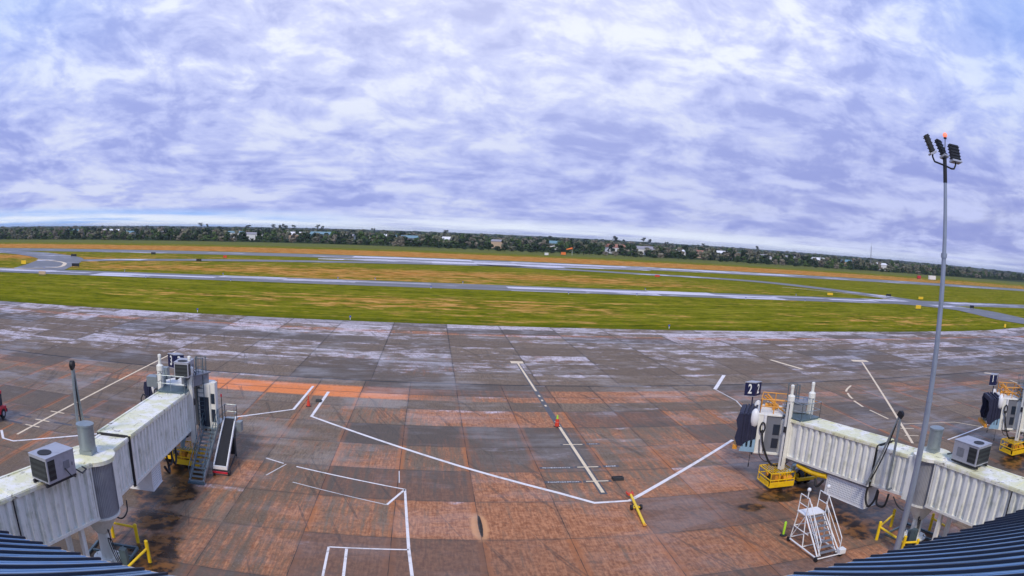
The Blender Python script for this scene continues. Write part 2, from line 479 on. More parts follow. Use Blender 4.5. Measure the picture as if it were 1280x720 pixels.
    col = t.mix(t.mul(big, .9), col, (.028, .028, .032))
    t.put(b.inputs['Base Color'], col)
    wet = t.noise(p, .11, 5, .6)
    wetm = t.ss(t.add(t.add(t.mul(wet, .6), t.mul(streakX, .45)), t.mul(rnd2, .10)), .52, .72)
    rough = t.mix(wetm, (.68, .68, .68), (.30, .30, .30))
    rough = t.mix(t.mul(stm, .8), rough, (.25, .25, .25))
    t.put(b.inputs['Roughness'], rough)
    t.put(b.inputs['Specular IOR Level'], t.add(.12, t.mul(wetm, .28)))
    h = t.add(t.mul(gr, .5), t.mul(jm, -1.5))
    t.put(b.inputs['Normal'], t.bump(h, .25, .01))
    return m

def grass_mat():
    m, t, b = newmat('mown_grass_with_dry_patches')
    p = t.pos(); x, y, z = t.sep(p)
    s1 = t.noise(t.vec(t.mul(x, .035), t.mul(y, .20), 0), 1.0, 8, .66)      # long mowing streaks along x
    s2 = t.noise(t.vec(t.mul(x, .26), t.mul(y, .45), 4), 1.0, 9, .72)
    s3 = t.noise(p, .9, 4, .7)
    bl = t.noise(t.vec(t.mul(x, .010), t.mul(y, .035), 2), 1.0, 6, .6)
    g = t.mix(t.ss(s2, .35, .65), (.085, .102, .004), (.25, .235, .010))
    g = t.mix(t.ss(s1, .42, .70), g, (.32, .28, .030))
    g = t.mix(t.mul(s3, .45), g, (.075, .105, .012))
    # dry, reddish strips
    reg = t.mul(t.gauss(x, y, -20, 250, 150, 42), .66)
    reg = t.mx(reg, t.mul(t.gauss(x, y, -150, 285, 80, 70), .5))
    reg = t.mx(reg, t.mul(t.gauss(x, y, -5, 152, 60, 18), .50))
    reg = t.mx(reg, t.mul(t.gauss(x, y, 110, 150, 50, 18), .36))
    reg = t.mx(reg, t.mul(t.gauss(x, y, -230, 300, 40, 50), .75))
    rb = t.mul(t.mul(t.ss(y, 414, 424), t.ss(y, 545, 480)), 1.0)
    reg = t.mx(reg, rb)
    reg = t.mul(reg, t.ss(x, 520, 200, .55, 1.0))
    fl0 = t.noise(t.vec(t.mul(x, .12), t.mul(y, .26), 29), 1.0, 8, .72)
    dn = t.add(t.add(t.mul(s1, .42), t.mul(bl, .40)), t.mul(s2, .28))
    dry = t.ss(t.add(t.add(dn, t.mul(t.sub(fl0, .5), .95)), t.mul(reg, .36)), .65, .80)
    dc = t.mix(t.ss(fl0, .40, .62), (.50, .14, .028), (.70, .36, .12))
    g = t.mix(t.m('MULTIPLY', dry, .78, clamp=True), g, dc)
    edge = t.mul(t.ss(y, 128, 119.5), .6)
    g = t.mix(edge, g, (.075, .095, .006))
    beyond = t.ss(y, 520, 600)
    g = t.mix(t.mul(beyond, .8), g, (.13, .15, .055))
    woods = t.ss(t.add(y, t.mul(bl, 60)), 700, 740)
    g = t.mix(woods, g, (.035, .055, .028))
    fl = t.noise(t.vec(t.mul(x, .30), t.mul(y, .50), 9), 1.0, 8, .75)
    g = t.mix(t.mul(t.ss(fl, .56, .68), t.ss(bl, .40, .62, .25, .85)), g, (.52, .30, .05))
    fl2 = t.noise(t.vec(t.mul(x, .14), t.mul(y, .30), 19), 1.0, 8, .72)
    g = t.mix(t.mul(t.ss(fl2, .50, .66), .80), g, (.050, .066, .006))
    t.put(b.inputs['Base Color'], g)
    b.inputs['Roughness'].default_value = .95; b.inputs['Specular IOR Level'].default_value = .0
    t.put(b.inputs['Normal'], t.bump(s2, .4, .15))
    return m

def asphalt_mat(name, pale=.5):
    m, t, b = newmat(name)
    p = t.pos(); x, y, z = t.sep(p)
    n = t.noise(t.vec(t.mul(x, .05), t.mul(y, .32), 0), 1.0, 7, .62)
    n2 = t.noise(p, .10, 6, .6)
    panel = t.white(t.vec(t.m('FLOOR', t.mul(x, 1 / 23.0)), t.m('FLOOR', t.mul(y, 1 / 11.5)), 2.0))
    c = t.mix(n2, (.085, .085, .090), (.17, .165, .165))
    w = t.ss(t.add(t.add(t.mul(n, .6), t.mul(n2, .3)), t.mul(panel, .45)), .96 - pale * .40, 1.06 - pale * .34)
    c = t.mix(t.mul(w, .9), c, (.74, .68, .74))  # pale wet shine painted into the surface colour
    t.put(b.inputs['Base Color'], c)
    t.put(b.inputs['Roughness'], t.ss(w, 0, 1, .5, .22))
    return m
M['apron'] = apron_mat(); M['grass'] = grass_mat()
M['taxi'] = asphalt_mat('taxiway_concrete', .42); M['runway'] = asphalt_mat('runway_surface', .30)
M['shine'] = asphalt_mat('painted_wet_shine', .98)  # mostly pale: the wet shine is put into its colour

def markmat(name, col, wear=.5, dark=(.14, .115, .10)):
    m, t, b = newmat(name); p = t.pos()
    n = t.noise(p, 2.2, 6, .7); n2 = t.noise(p, .4, 3, .6)
    t.put(b.inputs['Base Color'], t.mix(t.mul(t.ss(t.add(t.mul(n, .7), t.mul(n2, .4)), .52, .78), wear), col, dark))
    b.inputs['Roughness'].default_value = .45
    return m
M['mwhite'] = markmat('white_line_paint', (.80, .76, .74), .75)
M['mworn'] = markmat('worn_white_line_paint', (.60, .57, .54), .95)
M['mcream'] = markmat('cream_yellow_line_paint', (.78, .62, .40), .5)
M['mblack'] = markmat('black_border_paint', (.035, .035, .042), .5, (.12, .11, .10))

# ------------------------------------------------------------------ ground sheets
def sheet(name, poly, z, mat, kind='structure'):
    me = bpy.data.meshes.new(name); me.from_pydata([(x, y, z) for x, y in poly], [], [tuple(range(len(poly)))]); me.update()
    me.materials.append(mat)
    if me.polygons[0].normal.z < 0: me.flip_normals()
    o = bpy.data.objects.new(name, me); COL.objects.link(o); o['kind'] = kind
    return o
def strip_poly(pts, w):
    L, Rr = [], []
    n = len(pts)
    ws = w if isinstance(w, (list, tuple)) else [w] * n
    for i, pnt in enumerate(pts):
        a = Vector(pts[max(0, i - 1)]); c = Vector(pts[min(n - 1, i + 1)])
        d = (c - a).normalized(); nn = Vector((-d.y, d.x))
        L.append(Vector(pnt) + nn * ws[i] / 2); Rr.append(Vector(pnt) - nn * ws[i] / 2)
    return L, Rr
def spline(pts, k=8):
    out = []
    P = [Vector(pts[0])] + [Vector(q) for q in pts] + [Vector(pts[-1])]
    for i in range(1, len(P) - 2):
        for j in range(k):
            t_ = j / k; a, b, c, d = P[i - 1], P[i], P[i + 1], P[i + 2]
            out.append(.5 * ((2 * b) + (-a + c) * t_ + (2 * a - 5 * b + 4 * c - d) * t_ ** 2 + (-a + 3 * b - 3 * c + d) * t_ ** 3))
    out.append(P[-2]); return [tuple(v) for v in out]
def ribbon(mb, pts, w, z):
    L, Rr = strip_poly(pts, w); n = len(pts)
    v = [(p.x, p.y, z) for p in L] + [(p.x, p.y, z) for p in Rr]
    mb.addv(v, [(n + i, n + i + 1, i + 1, i) for i in range(n - 1)])
def ribbon_obj(name, pts, w, z, mat):
    mb = MB(); ribbon(mb, pts, w, z); o = mb.build(name, mat); o['kind'] = 'structure'; return o

sheet('ground', [(-30000, -3000), (30000, -3000), (30000, 45000), (-30000, 45000)], -.05, M['grass'])
# apron: far edge straight along y=118.5, turning away at the right
apron = [(-260, -40), (420, -40), (420, 210), (215, 168), (196, 146), (180, 133), (160, 125), (141, 120.6), (127, 118.9), (100, 118.4), (-90, 118.4), (-105, 123), (-118, 140), (-260, 140)]
apron[10:13] = [(-260, 118.4)]
apron = [(-260, -40), (420, -40), (420, 128), (178, 128), (160, 124.4), (141, 120.4), (127, 118.9), (100, 118.4), (-260, 118.4)]
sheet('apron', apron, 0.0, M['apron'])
ribbon_obj('taxiway', [(-900, 204.5), (1400, 204.5)], 20, .00, M['taxi'])
ribbon_obj('runway', [(-1500, 391), (2400, 391)], 42, .00, M['runway'])
ribbon_obj('taxiway', spline([(-146, 200), (-157, 225), (-170, 255), (-190, 290), (-225, 322), (-265, 347), (-330, 372), (-400, 382)]), [34] + [26] * 55 + [30], .03, M['taxi'])
ribbon_obj('taxiway', spline([(-178, 268), (-150, 288), (-115, 304), (-70, 319), (-20, 334), (30, 347), (70, 356)]), 17, .06, M['taxi'])
ribbon_obj('taxiway', spline([(20, 352), (60, 336), (100, 322), (135, 312), (160, 296), (174, 268), (184, 236), (190, 205)]), 15, .06, M['taxi'])
ribbon_obj('taxiway', spline([(168, 208), (184, 194), (193, 178), (190, 160), (186, 142), (196, 120), (210, 100)]), [30, 28, 26, 25, 24] + [22] * 44, .03, M['taxi'])
# wet shine painted as pale strips on the taxiway and the runway
ribbon_obj('taxiway_shine', [(-900, 205.6), (1400, 205.6)], 7.0, .035, M['shine'])
ribbon_obj('runway_shine', [(-46, 393), (230, 393)], 20, .035, M['shine'])
ribbon_obj('runway_shine', [(-60, 352), (-30, 356), (20, 360), (70, 362), (120, 366)], [6, 24, 26, 22, 8], .07, M['shine'])
ribbon_obj('taxiway_centre_line', spline([(-172, 206), (-150, 222), (-157, 244), (-172, 262), (-196, 275)]), 2.0, .10, M['mcream'])
ribbon_obj('taxiway_centre_line', spline([(150, 262), (166, 246), (176, 226), (176, 214)]), 1.2, .10, M['mcream'])

# ------------------------------------------------------------------ painted markings on the apron
def marks(name, lines, z, mat):
    mb = MB()
    for pts, w in lines: ribbon(mb, pts, w, z)
    o = mb.build(name, mat); o['kind'] = 'structure'; return o
marks('apron_boundary_line', [
    ([(-35.3, 41.6), (-33.8, 39.9), (-32.5, 39.8), (-26.3, 45.1), (-16.6, 54.0), (-12.1, 57.9), (-11.9, 67.4)], .26),
    ([(-9.95, 65.3), (-10.1, 56.0), (2.5, 44.7), (8.3, 39.75), (10.2, 37.9), (12.5, 38.0), (25.1, 49.8)], .30),
    ([(36.3, 76.8), (31.7, 69.1)], .45)], .008, M['mwhite'])
marks('thin_boundary_line', [([(31.7, 69.1), (31.8, 63.4), (30.6, 58)], .16)], .008, M['mworn'])
marks('parking_box_line', [
    ([(-11.5, 44.3), (-10.0, 43.5)], .15), ([(-9.0, 43.1), (-1.4, 40.1), (-.95, 31.4), (-.55, 26.0)], .17),
    ([(-1.4, 40.1), (-2.4, 37.4)], .16), ([(-5.1, 31.15), (-.95, 31.4)], .13), ([(-5.1, 31.15), (-4.95, 27.2)], .13), ([(-4.15, 31.1), (-3.95, 27.2)], .15)], .008, M['mwhite'])
marks('worn_box_line', [([(-9.8, 43.4), (-10.7, 40.9)], .10), ([(-8.7, 40.1), (-2.4, 37.4)], .10), ([(-1.9, 43.5), (-1.8, 41.2)], .07)], .008, M['mworn'])
marks('lead_in_border', [([(11.15, 83.5), (11.15, 39.3)], .52)], .004, M['mblack'])
marks('lead_in_line', [([(11.15, 84), (11.15, 68.6)], .24), ([(11.15, 66.9), (11.15, 66.1)], .2), ([(11.15, 64.9), (11.15, 64.3)], .2), ([(11.15, 62.8), (11.15, 62.2)], .2), ([(11.15, 57.0), (11.15, 39.6)], .24)], .010, M['mcream'])
marks('stop_bar_border', [([(10.3, y), (12.25, y)], .42) for y in (50.1, 44.7, 41.75)], .005, M['mblack'])
marks('stop_bar', [([(10.5, y), (12.05, y)], .17) for y in (50.1, 44.7, 41.75)], .012, M['mcream'])
marks('lead_in_head', [([(10.3, 84.6), (11.9, 84.6)], 1.5)], .012, M['mcream'])
blocks = [(7.8, 10.25, 44.65), (12.4, 13.6, 44.75), (7.7, 10.2, 41.75), (12.4, 13.5, 50.2)]
marks('stencil_block', [([(a, y), (c, y)], .42) for a, c, y in blocks], .005, M['mblack'])
st = []
for a, c, y in blocks:
    q = a + .22
    while q < c - .25:
        w = random.choice((.05, .09, .12)); st.append(([(q, y + random.uniform(-.03, .03)), (q + w, y)], random.uniform(.12, .2))); q += w + random.uniform(.03, .07)
marks('stencil_marking', st, .010, M['mworn'])
marks('lead_in_line', [([(-33.2, 80.8), (-33.2, 41.4)], .25), ([(64.4, 83.6), (41.7, 43.8)], .28)], .010, M['mcream'])
marks('stop_bar', [([(-34.1, y), (-32.4, y)], .20) for y in (44.1, 45.9, 48.8)] + [([(44.0, 48.6), (45.4, 47.9)], .2), ([(42.7, 46.3), (44.1, 45.6)], .2)], .012, M['mcream'])
marks('stencil_block', [([(-37.5, 44.2), (-34.6, 44.2)], .35), ([(-31.9, 46), (-29.8, 46)], .35), ([(-31.6, 48.8), (-29.4, 48.8)], .35), ([(-36.5, 46.2), (-34.8, 46.2)], .3)], .005, M['mblack'])
marks('lead_in_head', [([(63.3, 85.1), (66.1, 84.3)], 1.6)], .012, M['mcream'])
marks('curved_dash', [(spline([(51.1, 68.2), (49.2, 66.4), (48.2, 65.2)]), .28), (spline([(47.9, 64.4), (47.1, 62.8), (46.7, 61.6)]), .28), ([(46.2, 60.6), (45.5, 57.7)], .28), ([(45.4, 56.2), (45.1, 52.2)], .22),
                      ([(48.9, 87.3), (50.2, 79.6)], .55), ([(82.2, 70.2), (84.2, 68.2)], .8), ([(82.3, 63.9), (81.5, 61.2)], .25)], .010, M['mcream'])
marks('stand_edge_line', [([(45.5, 49.95), (52.3, 48.2), (56.5, 41.5), (58, 38)], .16)], .010, M['mcream'])
marks('stand_edge_line', [([(46.3, 43.2), (56.2, 45.7)], .22)], .010, M['mwhite'])

# ------------------------------------------------------------------ terminal under the camera
def terminal():
    root = tag(empty('terminal_building', (0, 0, 0)), 'blue standing seam metal roof of the terminal below the viewpoint', 'building')
    ey, ez, sl = 7.75, 11.2, math.tan(R(24.6))
    m, t, b = newmat('blue_seam_metal')
    p = t.obj(); x, y, z = t.sep(p)
    n = t.noise(t.vec(t.mul(x, 3), t.mul(y, .6), 0), 1.2, 6, .6)
    c = t.mix(n, (.16, .33, .58), (.30, .48, .68))
    c = t.mix(t.ss(t.noise(p, 6, 3), .70, .78), c, (.4, .42, .4))
    c = t.mix(t.mul(t.ss(t.noise(t.vec(t.mul(x, 1.4), t.mul(y, .35), 5), 1.0, 6, .65), .46, .68), .65), c, (.13, .20, .28))
    c = t.mix(t.mul(t.ss(t.noise(p, 2.3, 6, .7), .56, .70), .5), c, (.36, .40, .42))
    t.put(b.inputs['Base Color'], c); b.inputs['Metallic'].default_value = .15
    t.put(b.inputs['Roughness'], t.add(.28, t.mul(n, .16)))
    m2, t2, b2 = newmat('seam_painted_shade')  # shaded look of the seams painted in as a near-black blue
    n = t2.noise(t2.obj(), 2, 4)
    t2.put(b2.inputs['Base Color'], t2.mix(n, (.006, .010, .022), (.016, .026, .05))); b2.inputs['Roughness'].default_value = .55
    ry = -1.3; X0, X1 = -26.2, 46
    roof = MB()
    def zz(y): return ez + (ey - y) * sl
    roof.addv([(X0, ey, ez), (X1, ey, ez), (X1, ry, zz(ry)), (X0, ry, zz(ry)),
               (X0, ey, ez - .12), (X1, ey, ez - .12), (X1, ry, zz(ry) - .12), (X0, ry, zz(ry) - .12)],
              [(0, 1, 2, 3), (7, 6, 5, 4), (4, 5, 1, 0), (5, 6, 2, 1), (3, 2, 6, 7), (7, 4, 0, 3)])
    yb = -40
    zb = zz(ry) - (ry - yb) * .12
    roof.addv([(X0, ry, zz(ry) + .001), (X1, ry, zz(ry) + .001), (X1, yb, zb), (X0, yb, zb)], [(0, 1, 2, 3)])
    ro = roof.build('roof', m, root)
    sm = MB(); k = 0; xx = X0 + .02
    while xx < X1 - .1:
        for (wd, ht, off) in ((.04, .045, 0), (.03, .010, .13), (.03, .010, .26)):
            a = xx + off
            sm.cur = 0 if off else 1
            y1 = ey + (.035 if off == 0 else .0)
            pts = [(a, y1, zz(y1) + .001), (a + wd, y1, zz(y1) + .001), (a + wd, y1, zz(y1) + ht), (a, y1, zz(y1) + ht),
                   (a, ry, zz(ry) + .001), (a + wd, ry, zz(ry) + .001), (a + wd, ry, zz(ry) + ht), (a, ry, zz(ry) + ht)]
            fs = [(0, 1, 2, 3), (5, 4, 7, 6), (3, 2, 6, 7), (1, 5, 6, 2), (4, 0, 3, 7)]
            sm.addv(pts, fs)
        xx += .4
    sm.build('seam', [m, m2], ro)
    g = MB(); g.box(X0, X1, ey + .002, ey + .10, ez - .16, ez - .05); g.build('gutter', M['tan'], ro)
    w = MB(); w.box(X0 + 1, X1 - 1, yb + .5, ey - .9, 0, ez - .3); w.build('wall', M['wall_white2'], root)
    return root
terminal()

# ------------------------------------------------------------------ jet bridges
def T(dx, dy, az=0, dz=0):
    """local frame: origin moved, +y turned clockwise by az degrees"""
    return Matrix.Translation((dx, dy, dz)) @ Matrix.Rotation(-R(az), 4, 'Z')

def tunnel(parent, name, Mx, y0, y1, w, h, z0, sl, pitch=.56, depth=.15, seams=(), tl=0):
    """corrugated box tunnel; z0 = roof height at y0, sl = slope per metre"""
    zt = lambda y: z0 + (y - y0) * sl
    zb = lambda y: zt(y) - h
    wall = MB(Mx)
    # profile of the corrugation
    prof = []; y = y0 + .06
    while y + pitch < y1 - .04:
        prof += [(y, 0), (y + pitch * .12, depth), (y + pitch * .55, depth), (y + pitch * .67, 0)]
        y += pitch
    prof = [(y0, 0)] + prof + [(y1, 0)]
    for s in (-1, 1):
        xb = s * (w / 2 - depth)
        pts = []
        for (yy, dd) in prof:
            pts += [(xb + s * dd, yy, zb(yy) + .10), (xb + s * dd, yy, zt(yy) - .16)]
        n = len(prof)
        fs = [(2 * i, 2 * i + 2, 2 * i + 3, 2 * i + 1) if s > 0 else (2 * i + 1, 2 * i + 3, 2 * i + 2, 2 * i) for i in range(n - 1)]
        wall.addv(pts, fs)
    def slab(mb, a, b2, ztop, zbot, ww):
        mb.addv([(-ww, a, zbot(a)), (ww, a, zbot(a)), (ww, b2, zbot(b2)), (-ww, b2, zbot(b2)), (-ww, a, ztop(a)), (ww, a, ztop(a)), (ww, b2, ztop(b2)), (-ww, b2, ztop(b2))],
                [(3, 2, 1, 0), (4, 5, 6, 7), (0, 1, 5, 4), (2, 3, 7, 6), (1, 2, 6, 5), (3, 0, 4, 7)])
    slab(wall, y0, y1, lambda y: zt(y) - .16, lambda y: zt(y) - .22, w / 2 - depth - .004)
    # ends
    for ye in (y0, y1):
        e = .02 if ye == y0 else -.02
        slab(wall, min(ye, ye + e), max(ye, ye + e), lambda y: zt(y) - .165, lambda y: zb(y) + .105, w / 2 - depth - .006)
    body = wall.build('wall', M['wall_white'], parent)
    body.name = name + '_wall'
    rim = MB(Mx)
    slab(rim, y0 - .03, y1 + .03, lambda y: zb(y) + .10, lambda y: zb(y) - .05, w / 2 + .01)
    for ye in (y0, y1 - .09):
        for s in (-1, 1):
            xa, xb_ = sorted((s * (w / 2 - depth + .002), s * (w / 2 + .012)))
            slabv = lambda a, b2: rim.addv([(xa, a, zb(a) + .102), (xb_, a, zb(a) + .102), (xb_, b2, zb(b2) + .102), (xa, b2, zb(b2) + .102), (xa, a, zt(a) - .162), (xb_, a, zt(a) - .162), (xb_, b2, zt(b2) - .162), (xa, b2, zt(b2) - .162)],
                                            [(3, 2, 1, 0), (4, 5, 6, 7), (0, 1, 5, 4), (2, 3, 7, 6), (1, 2, 6, 5), (3, 0, 4, 7)])
            slabv(ye, ye + .09)
    rim.build('edge_frame', M['wall_white2'], body)
    rf = MB(Mx)
    slab(rf, y0 - .05, y1 + .05, zt, lambda y: zt(y) - .158, w / 2 + .055)
    # raised gutter lips
    for s in (-1, 1):
        a, b2 = sorted((s * (w / 2 - .10), s * (w / 2 + .03)))
        rf.addv([(a, y0, zt(y0)), (b2, y0, zt(y0)), (b2, y1, zt(y1)), (a, y1, zt(y1)), (a, y0, zt(y0) + .05), (b2, y0, zt(y0) + .05), (b2, y1, zt(y1) + .05), (a, y1, zt(y1) + .05)],
                [(4, 5, 6, 7), (0, 1, 5, 4), (2, 3, 7, 6), (1, 2, 6, 5), (3, 0, 4, 7)])
    for sy in seams:
        slab(rf, sy, sy + .06, lambda y: zt(y) + .03, lambda y: zt(y) + .001, w / 2 - .11)
    rf.build('roof', M['roof_white'], body)
    if seams:
        dk = MB(Mx)
        for sy in seams:
            for s in (-1, 1):
                a, b2 = sorted((s * (w / 2 - .02), s * (w / 2 + .02)))
                dk.box(a, b2, sy, sy + .07, zb(sy) + .12, zt(sy) - .17)
        dk.each('seam_gasket', M['black'], body)
    return body, zt, zb

def ac_unit(root, Mx, sx=1.15, sy=1.85, h=1.15):
    a = MB(Mx); a.box(-sx / 2, sx / 2, -sy / 2, sy / 2, .18, h)
    a.box(-sx / 2 - .02, sx / 2 + .02, -sy / 2 - .02, sy / 2 + .02, h + .001, h + .05)
    body = a.build('roof_air_unit', M['steel_light'], root, bevel=.01)
    k = MB(Mx)
    k.lathe([(.36, h + .052), (.36, h + .075), (.30, h + .08), (.05, h + .078)], (0, -sy * .22, 0), 20); k.build('fan_grille', M['black'], body, smooth=False)
    c = MB(Mx)
    c.box(-sx / 2 + .07, sx / 2 - .07, -sy / 2 - .03, -sy / 2 - .003, .28, h - .1)
    c.box(-sx / 2 - .012, -sx / 2 - .002, -sy / 2 + .1, -sy / 2 + .75, .3, h - .1)
    c.box(sx / 2 + .002, sx / 2 + .012, -sy / 2 + .08, -sy / 2 + .55, .3, h - .1)
    c.each('condenser_coil', M['coil'], body)
    d = MB(Mx)
    for s in (-1, 1):
        d.box(s * sx * .36 - .06, s * sx * .36 + .06, -sy / 2 - .08, sy / 2 + .08, 0.02, .178)
    d.path([(sx / 2 - .1, sy / 2 + .01, .35), (sx / 2 + .05, sy / 2 + .35, .08), (sx / 2 - .2, sy / 2 + .9, .06), (sx / 2 - .6, sy / 2 + 1.0, .05)], .035)
    d.path([(sx / 2 + .02, .2, .6), (sx / 2 + .22, .35, .3), (sx / 2 + .05, .8, .06)], .03)
    d.build('unit_skid', M['dark'], body)
    e = MB(Mx)
    e.box(sx / 2 + .003, sx / 2 + .02, .15, .55, .55, .9); e.box(sx / 2 + .003, sx / 2 + .015, .7, .78, .6, .75); e.box(-sx / 2 - .015, -sx / 2 - .003, .1, .65, .45, .95)
    e.each('access_panel', M['mach_grey'], body)

def rail(mb, pts, h=1.05, r=.022, mids=1, post=1.0):
    """guard rail through the points"""
    for a, b in zip(pts, pts[1:]):
        a, b = Vector(a), Vector(b); L = (b - a).length; n = max(1, round(L / post))
        for i in range(n + 1):
            q = a.lerp(b, i / n); mb.tube(q, q + Vector((0, 0, h)), r, n=6)
        for k in range(mids + 1):
            hh = h * (k + 1) / (mids + 1)
            mb.tube(a + Vector((0, 0, hh)), b + Vector((0, 0, hh)), r, n=6)

def text_mesh(txt, size, mat, parent, mx, name='number'):
    cu = bpy.data.curves.new('t', 'FONT'); cu.body = txt; cu.size = size; cu.align_x = 'CENTER'; cu.align_y = 'CENTER'; cu.extrude = .006
    cu.offset = size * .02
    o = bpy.data.objects.new('t', cu); COL.objects.link(o)
    dg = bpy.context.evaluated_depsgraph_get(); dg.update()
    me = bpy.data.meshes.new_from_object(o.evaluated_get(dg)); me.transform(mx); me.materials.clear(); me.materials.append(mat); me.name = name
    bpy.data.objects.remove(o)
    r_ = bpy.data.objects.new(name, me); COL.objects.link(r_); r_.parent = parent
    return r_

def jet_bridge(loc, az, fix_az, fix_len, zr, cfg, label, digit):
    """root at the rotunda; local +y runs out along the telescoping tunnel"""
    root = tag(empty('jet_bridge', (loc[0], loc[1], 0), -R(az)), label, 'jet bridge', 'jet bridges on the apron')
    I = Matrix.Identity(4)
    fz = zr
    # fixed walkway back to the terminal
    F = T(0, 0, fix_az - az)
    fl = [1.05]; 
    tunnel(root, 'fixed_walkway', F, .95, fix_len, 2.05, 2.75, fz, cfg['fsl'], pitch=.60, seams=cfg['fseams'])
    # rotunda
    c = MB(); c.lathe([(1.15, fz - 2.86), (1.15, fz - .18)], n=40)
    rot = c.build('rotunda', M['curtain'], root, smooth=True)
    # vertical slats of the roll curtain
    c = MB()
    for i in range(72):
        th = 2 * PI * i / 72
        p = Vector((math.cos(th) * 1.156, math.sin(th) * 1.156, 0)); c.tube(p + Vector((0, 0, fz - 2.8)), p + Vector((0, 0, fz - .2)), .014, n=4, cap=False)
    c.build('curtain_slats', M['mach_grey'], rot)
    c = MB(); c.lathe([(1.16, fz - .175), (1.38, fz - .17), (1.38, fz + .02), (1.30, fz + .06), (.01, fz + .09)], n=40)
    rr_ = c.build('roof', M['roof_white'], rot, smooth=True)
    c = MB(); c.lathe([(1.15, fz - 3.0), (1.19, fz - 2.99), (1.19, fz - 2.87), (1.0, fz - 2.865)], n=40); c.lathe([(.42, fz - 4.0), (1.05, fz - 3.05)], n=28)
    c.build('base_ring', M['wall_white2'], rot, smooth=True)
    v = MB(); vx, vy = cfg['vent']
    v.box(vx - .36, vx + .36, vy - .36, vy + .36, fz + .06, fz + .30)
    v.lathe([(.45, fz + .32), (.45, fz + 1.42), (.49, fz + 1.43), (.49, fz + 1.52), (.3, fz + 1.58), (.02, fz + 1.60)], (vx, vy, 0), 24)
    v.build('vent_stack', M['galv'], root, smooth=True)
    # door pillars between rotunda and the tunnel
    v = MB()
    v.box(.80, 1.04, .55, 1.15, fz - 2.86, fz - .17); v.box(-1.04, -.80, .55, 1.15, fz - 2.86, fz - .17)
    v.each('rotunda_jamb', M['wall_white'], root, bevel=.01)
    v = MB(); v.tube((0, 0, .12), (0, 0, fz - 3.0), .38, .30, 20); v.lathe([(.85, .06), (.85, .12), (.40, .16)], n=20)
    for i in range(8):
        th = i * PI / 4; v.tube((.68 * math.cos(th), .68 * math.sin(th), .12), (.68 * math.cos(th), .68 * math.sin(th), .26), .05, n=6)
    v.build('support_column', M['wall_white2'], root, smooth=True)
    v = MB()
    for s in (-1, 1):
        v.obox((s * 1.25, -1.5, .10), (s * 1.25, 1.5, .10), .12, .12); v.obox((-1.25, s * 1.5, .10), (1.25, s * 1.5, .10), .12, .12)
    v.obox((-1.25, .5, .09), (1.25, .5, .09), .1, .1); v.obox((.4, -1.5, .09), (.4, 1.5, .09), .1, .1)
    v.build('base_frame', M['galv_dark'], root)
    v = MB(); s = cfg['side']
    for k in range(3):
        v.path([(s * .35, -.3 + .1 * k, fz - 3.1), (s * .6, -.4, fz - 4.2), (s * (.45 + .1 * k), -.45, 1.4), (s * (.9 + .1 * k), -.75, .35), (s * 1.7, -1.2 - .14 * k, .2), (s * 2.1, -2.3, .08)], .03, 5, 5)
    v.path([(s * .2, .5, fz - 3.0), (s * .9, .7, fz - 3.5), (s * 1.15, 1.2, fz - 3.3), (s * .95, 1.8, fz - 2.95)], .04, 6, 5)
    v.path([(s * .2, .3, fz - 3.7), (-s * .4, -.3, fz - 3.9), (-s * .3, .4, fz - 3.7)], .03, 6, 5)
    v.each('power_hose', M['black'], root)
    v = MB(); v.box(s * 1.35 - .18, s * 1.35 + .18, -.9, -.55, .12, 1.15); v.box(s * 1.2 - .1, s * 1.2 + .1, -.4, -.2, .12, .95); v.each('junction_box', M['galv_dark'], root)
    # second leg under the fixed walkway
    v = MB(F); v.box(-.75, -.5, 2.0, 2.25, 0, fz - 2.85); v.box(.5, .75, 2.0, 2.25, 0, fz - 2.85)
    v.each('walkway_leg', M['wall_white2'], root)
    # telescoping tunnels
    s0, s1 = cfg['outer']; z1, sl = cfg['oz'], cfg['osl']
    w, h = cfg['w'], cfg['h']
    tunnel(root, 'inner_tunnel', I, .98, s0 + 1.2, w - .26, h - .22, z1 - .13 - (s0 - .98) * sl, sl, pitch=.45, depth=.07)
    ob, zt, zb = tunnel(root, 'outer_tunnel', I, s0, s1, w, h, z1, sl, pitch=.56)
    v = MB()
    for s_ in (-1, 1): v.box(*sorted((s_ * (w / 2 - .14), s_ * (w / 2 + .02))), s0 - .10, s0 - .035, zb(s0) - .05, zt(s0) - .02)
    v.box(-w / 2 + .141, w / 2 - .141, s0 - .10, s0 - .055, zt(s0) - .22, zt(s0) + .02)
    v.each('tunnel_gasket', M['black'], root)
    # underframe rails and a hanging unit
    v = MB()
    for sd_ in (-1, 1): v.obox((sd_ * (w / 2 - .18), s0 + .1, zb(s0) - .13), (sd_ * (w / 2 - .18), s1, zb(s1) - .13), .10, .14)
    yy = s0 + .4
    while yy < s1: v.obox((-w / 2 + .2, yy, zb(yy) - .16), (w / 2 - .2, yy, zb(yy) - .16), .08, .1); yy += 1.2
    v.build('underframe', M['mach_grey'], root)
    ya, yb, xa, xb = cfg['box']
    zt_ = zb(ya) - .28
    v = MB(); v.box(xa, xb, ya, yb, zt_ - 1.35, zt_); v.box(xa - .03, xb + .03, ya - .03, yb + .03, zt_ - 1.41, zt_ - 1.352)
    ub = v.build('conditioned_air_unit', M['white'], root, bevel=.015)
    v = MB(); n = 3; Ls = (yb - ya - .2) / n
    for k in range(n):
        for xe in ((xa - .012, xa - .002), (xb + .002, xb + .012)):
            v.box(xe[0], xe[1], ya + .1 + k * Ls + .05, ya + .1 + (k + 1) * Ls - .05, zt_ - 1.2, zt_ - .15)
    v.each('louver_panel', M['louver'], ub)
    v = MB()
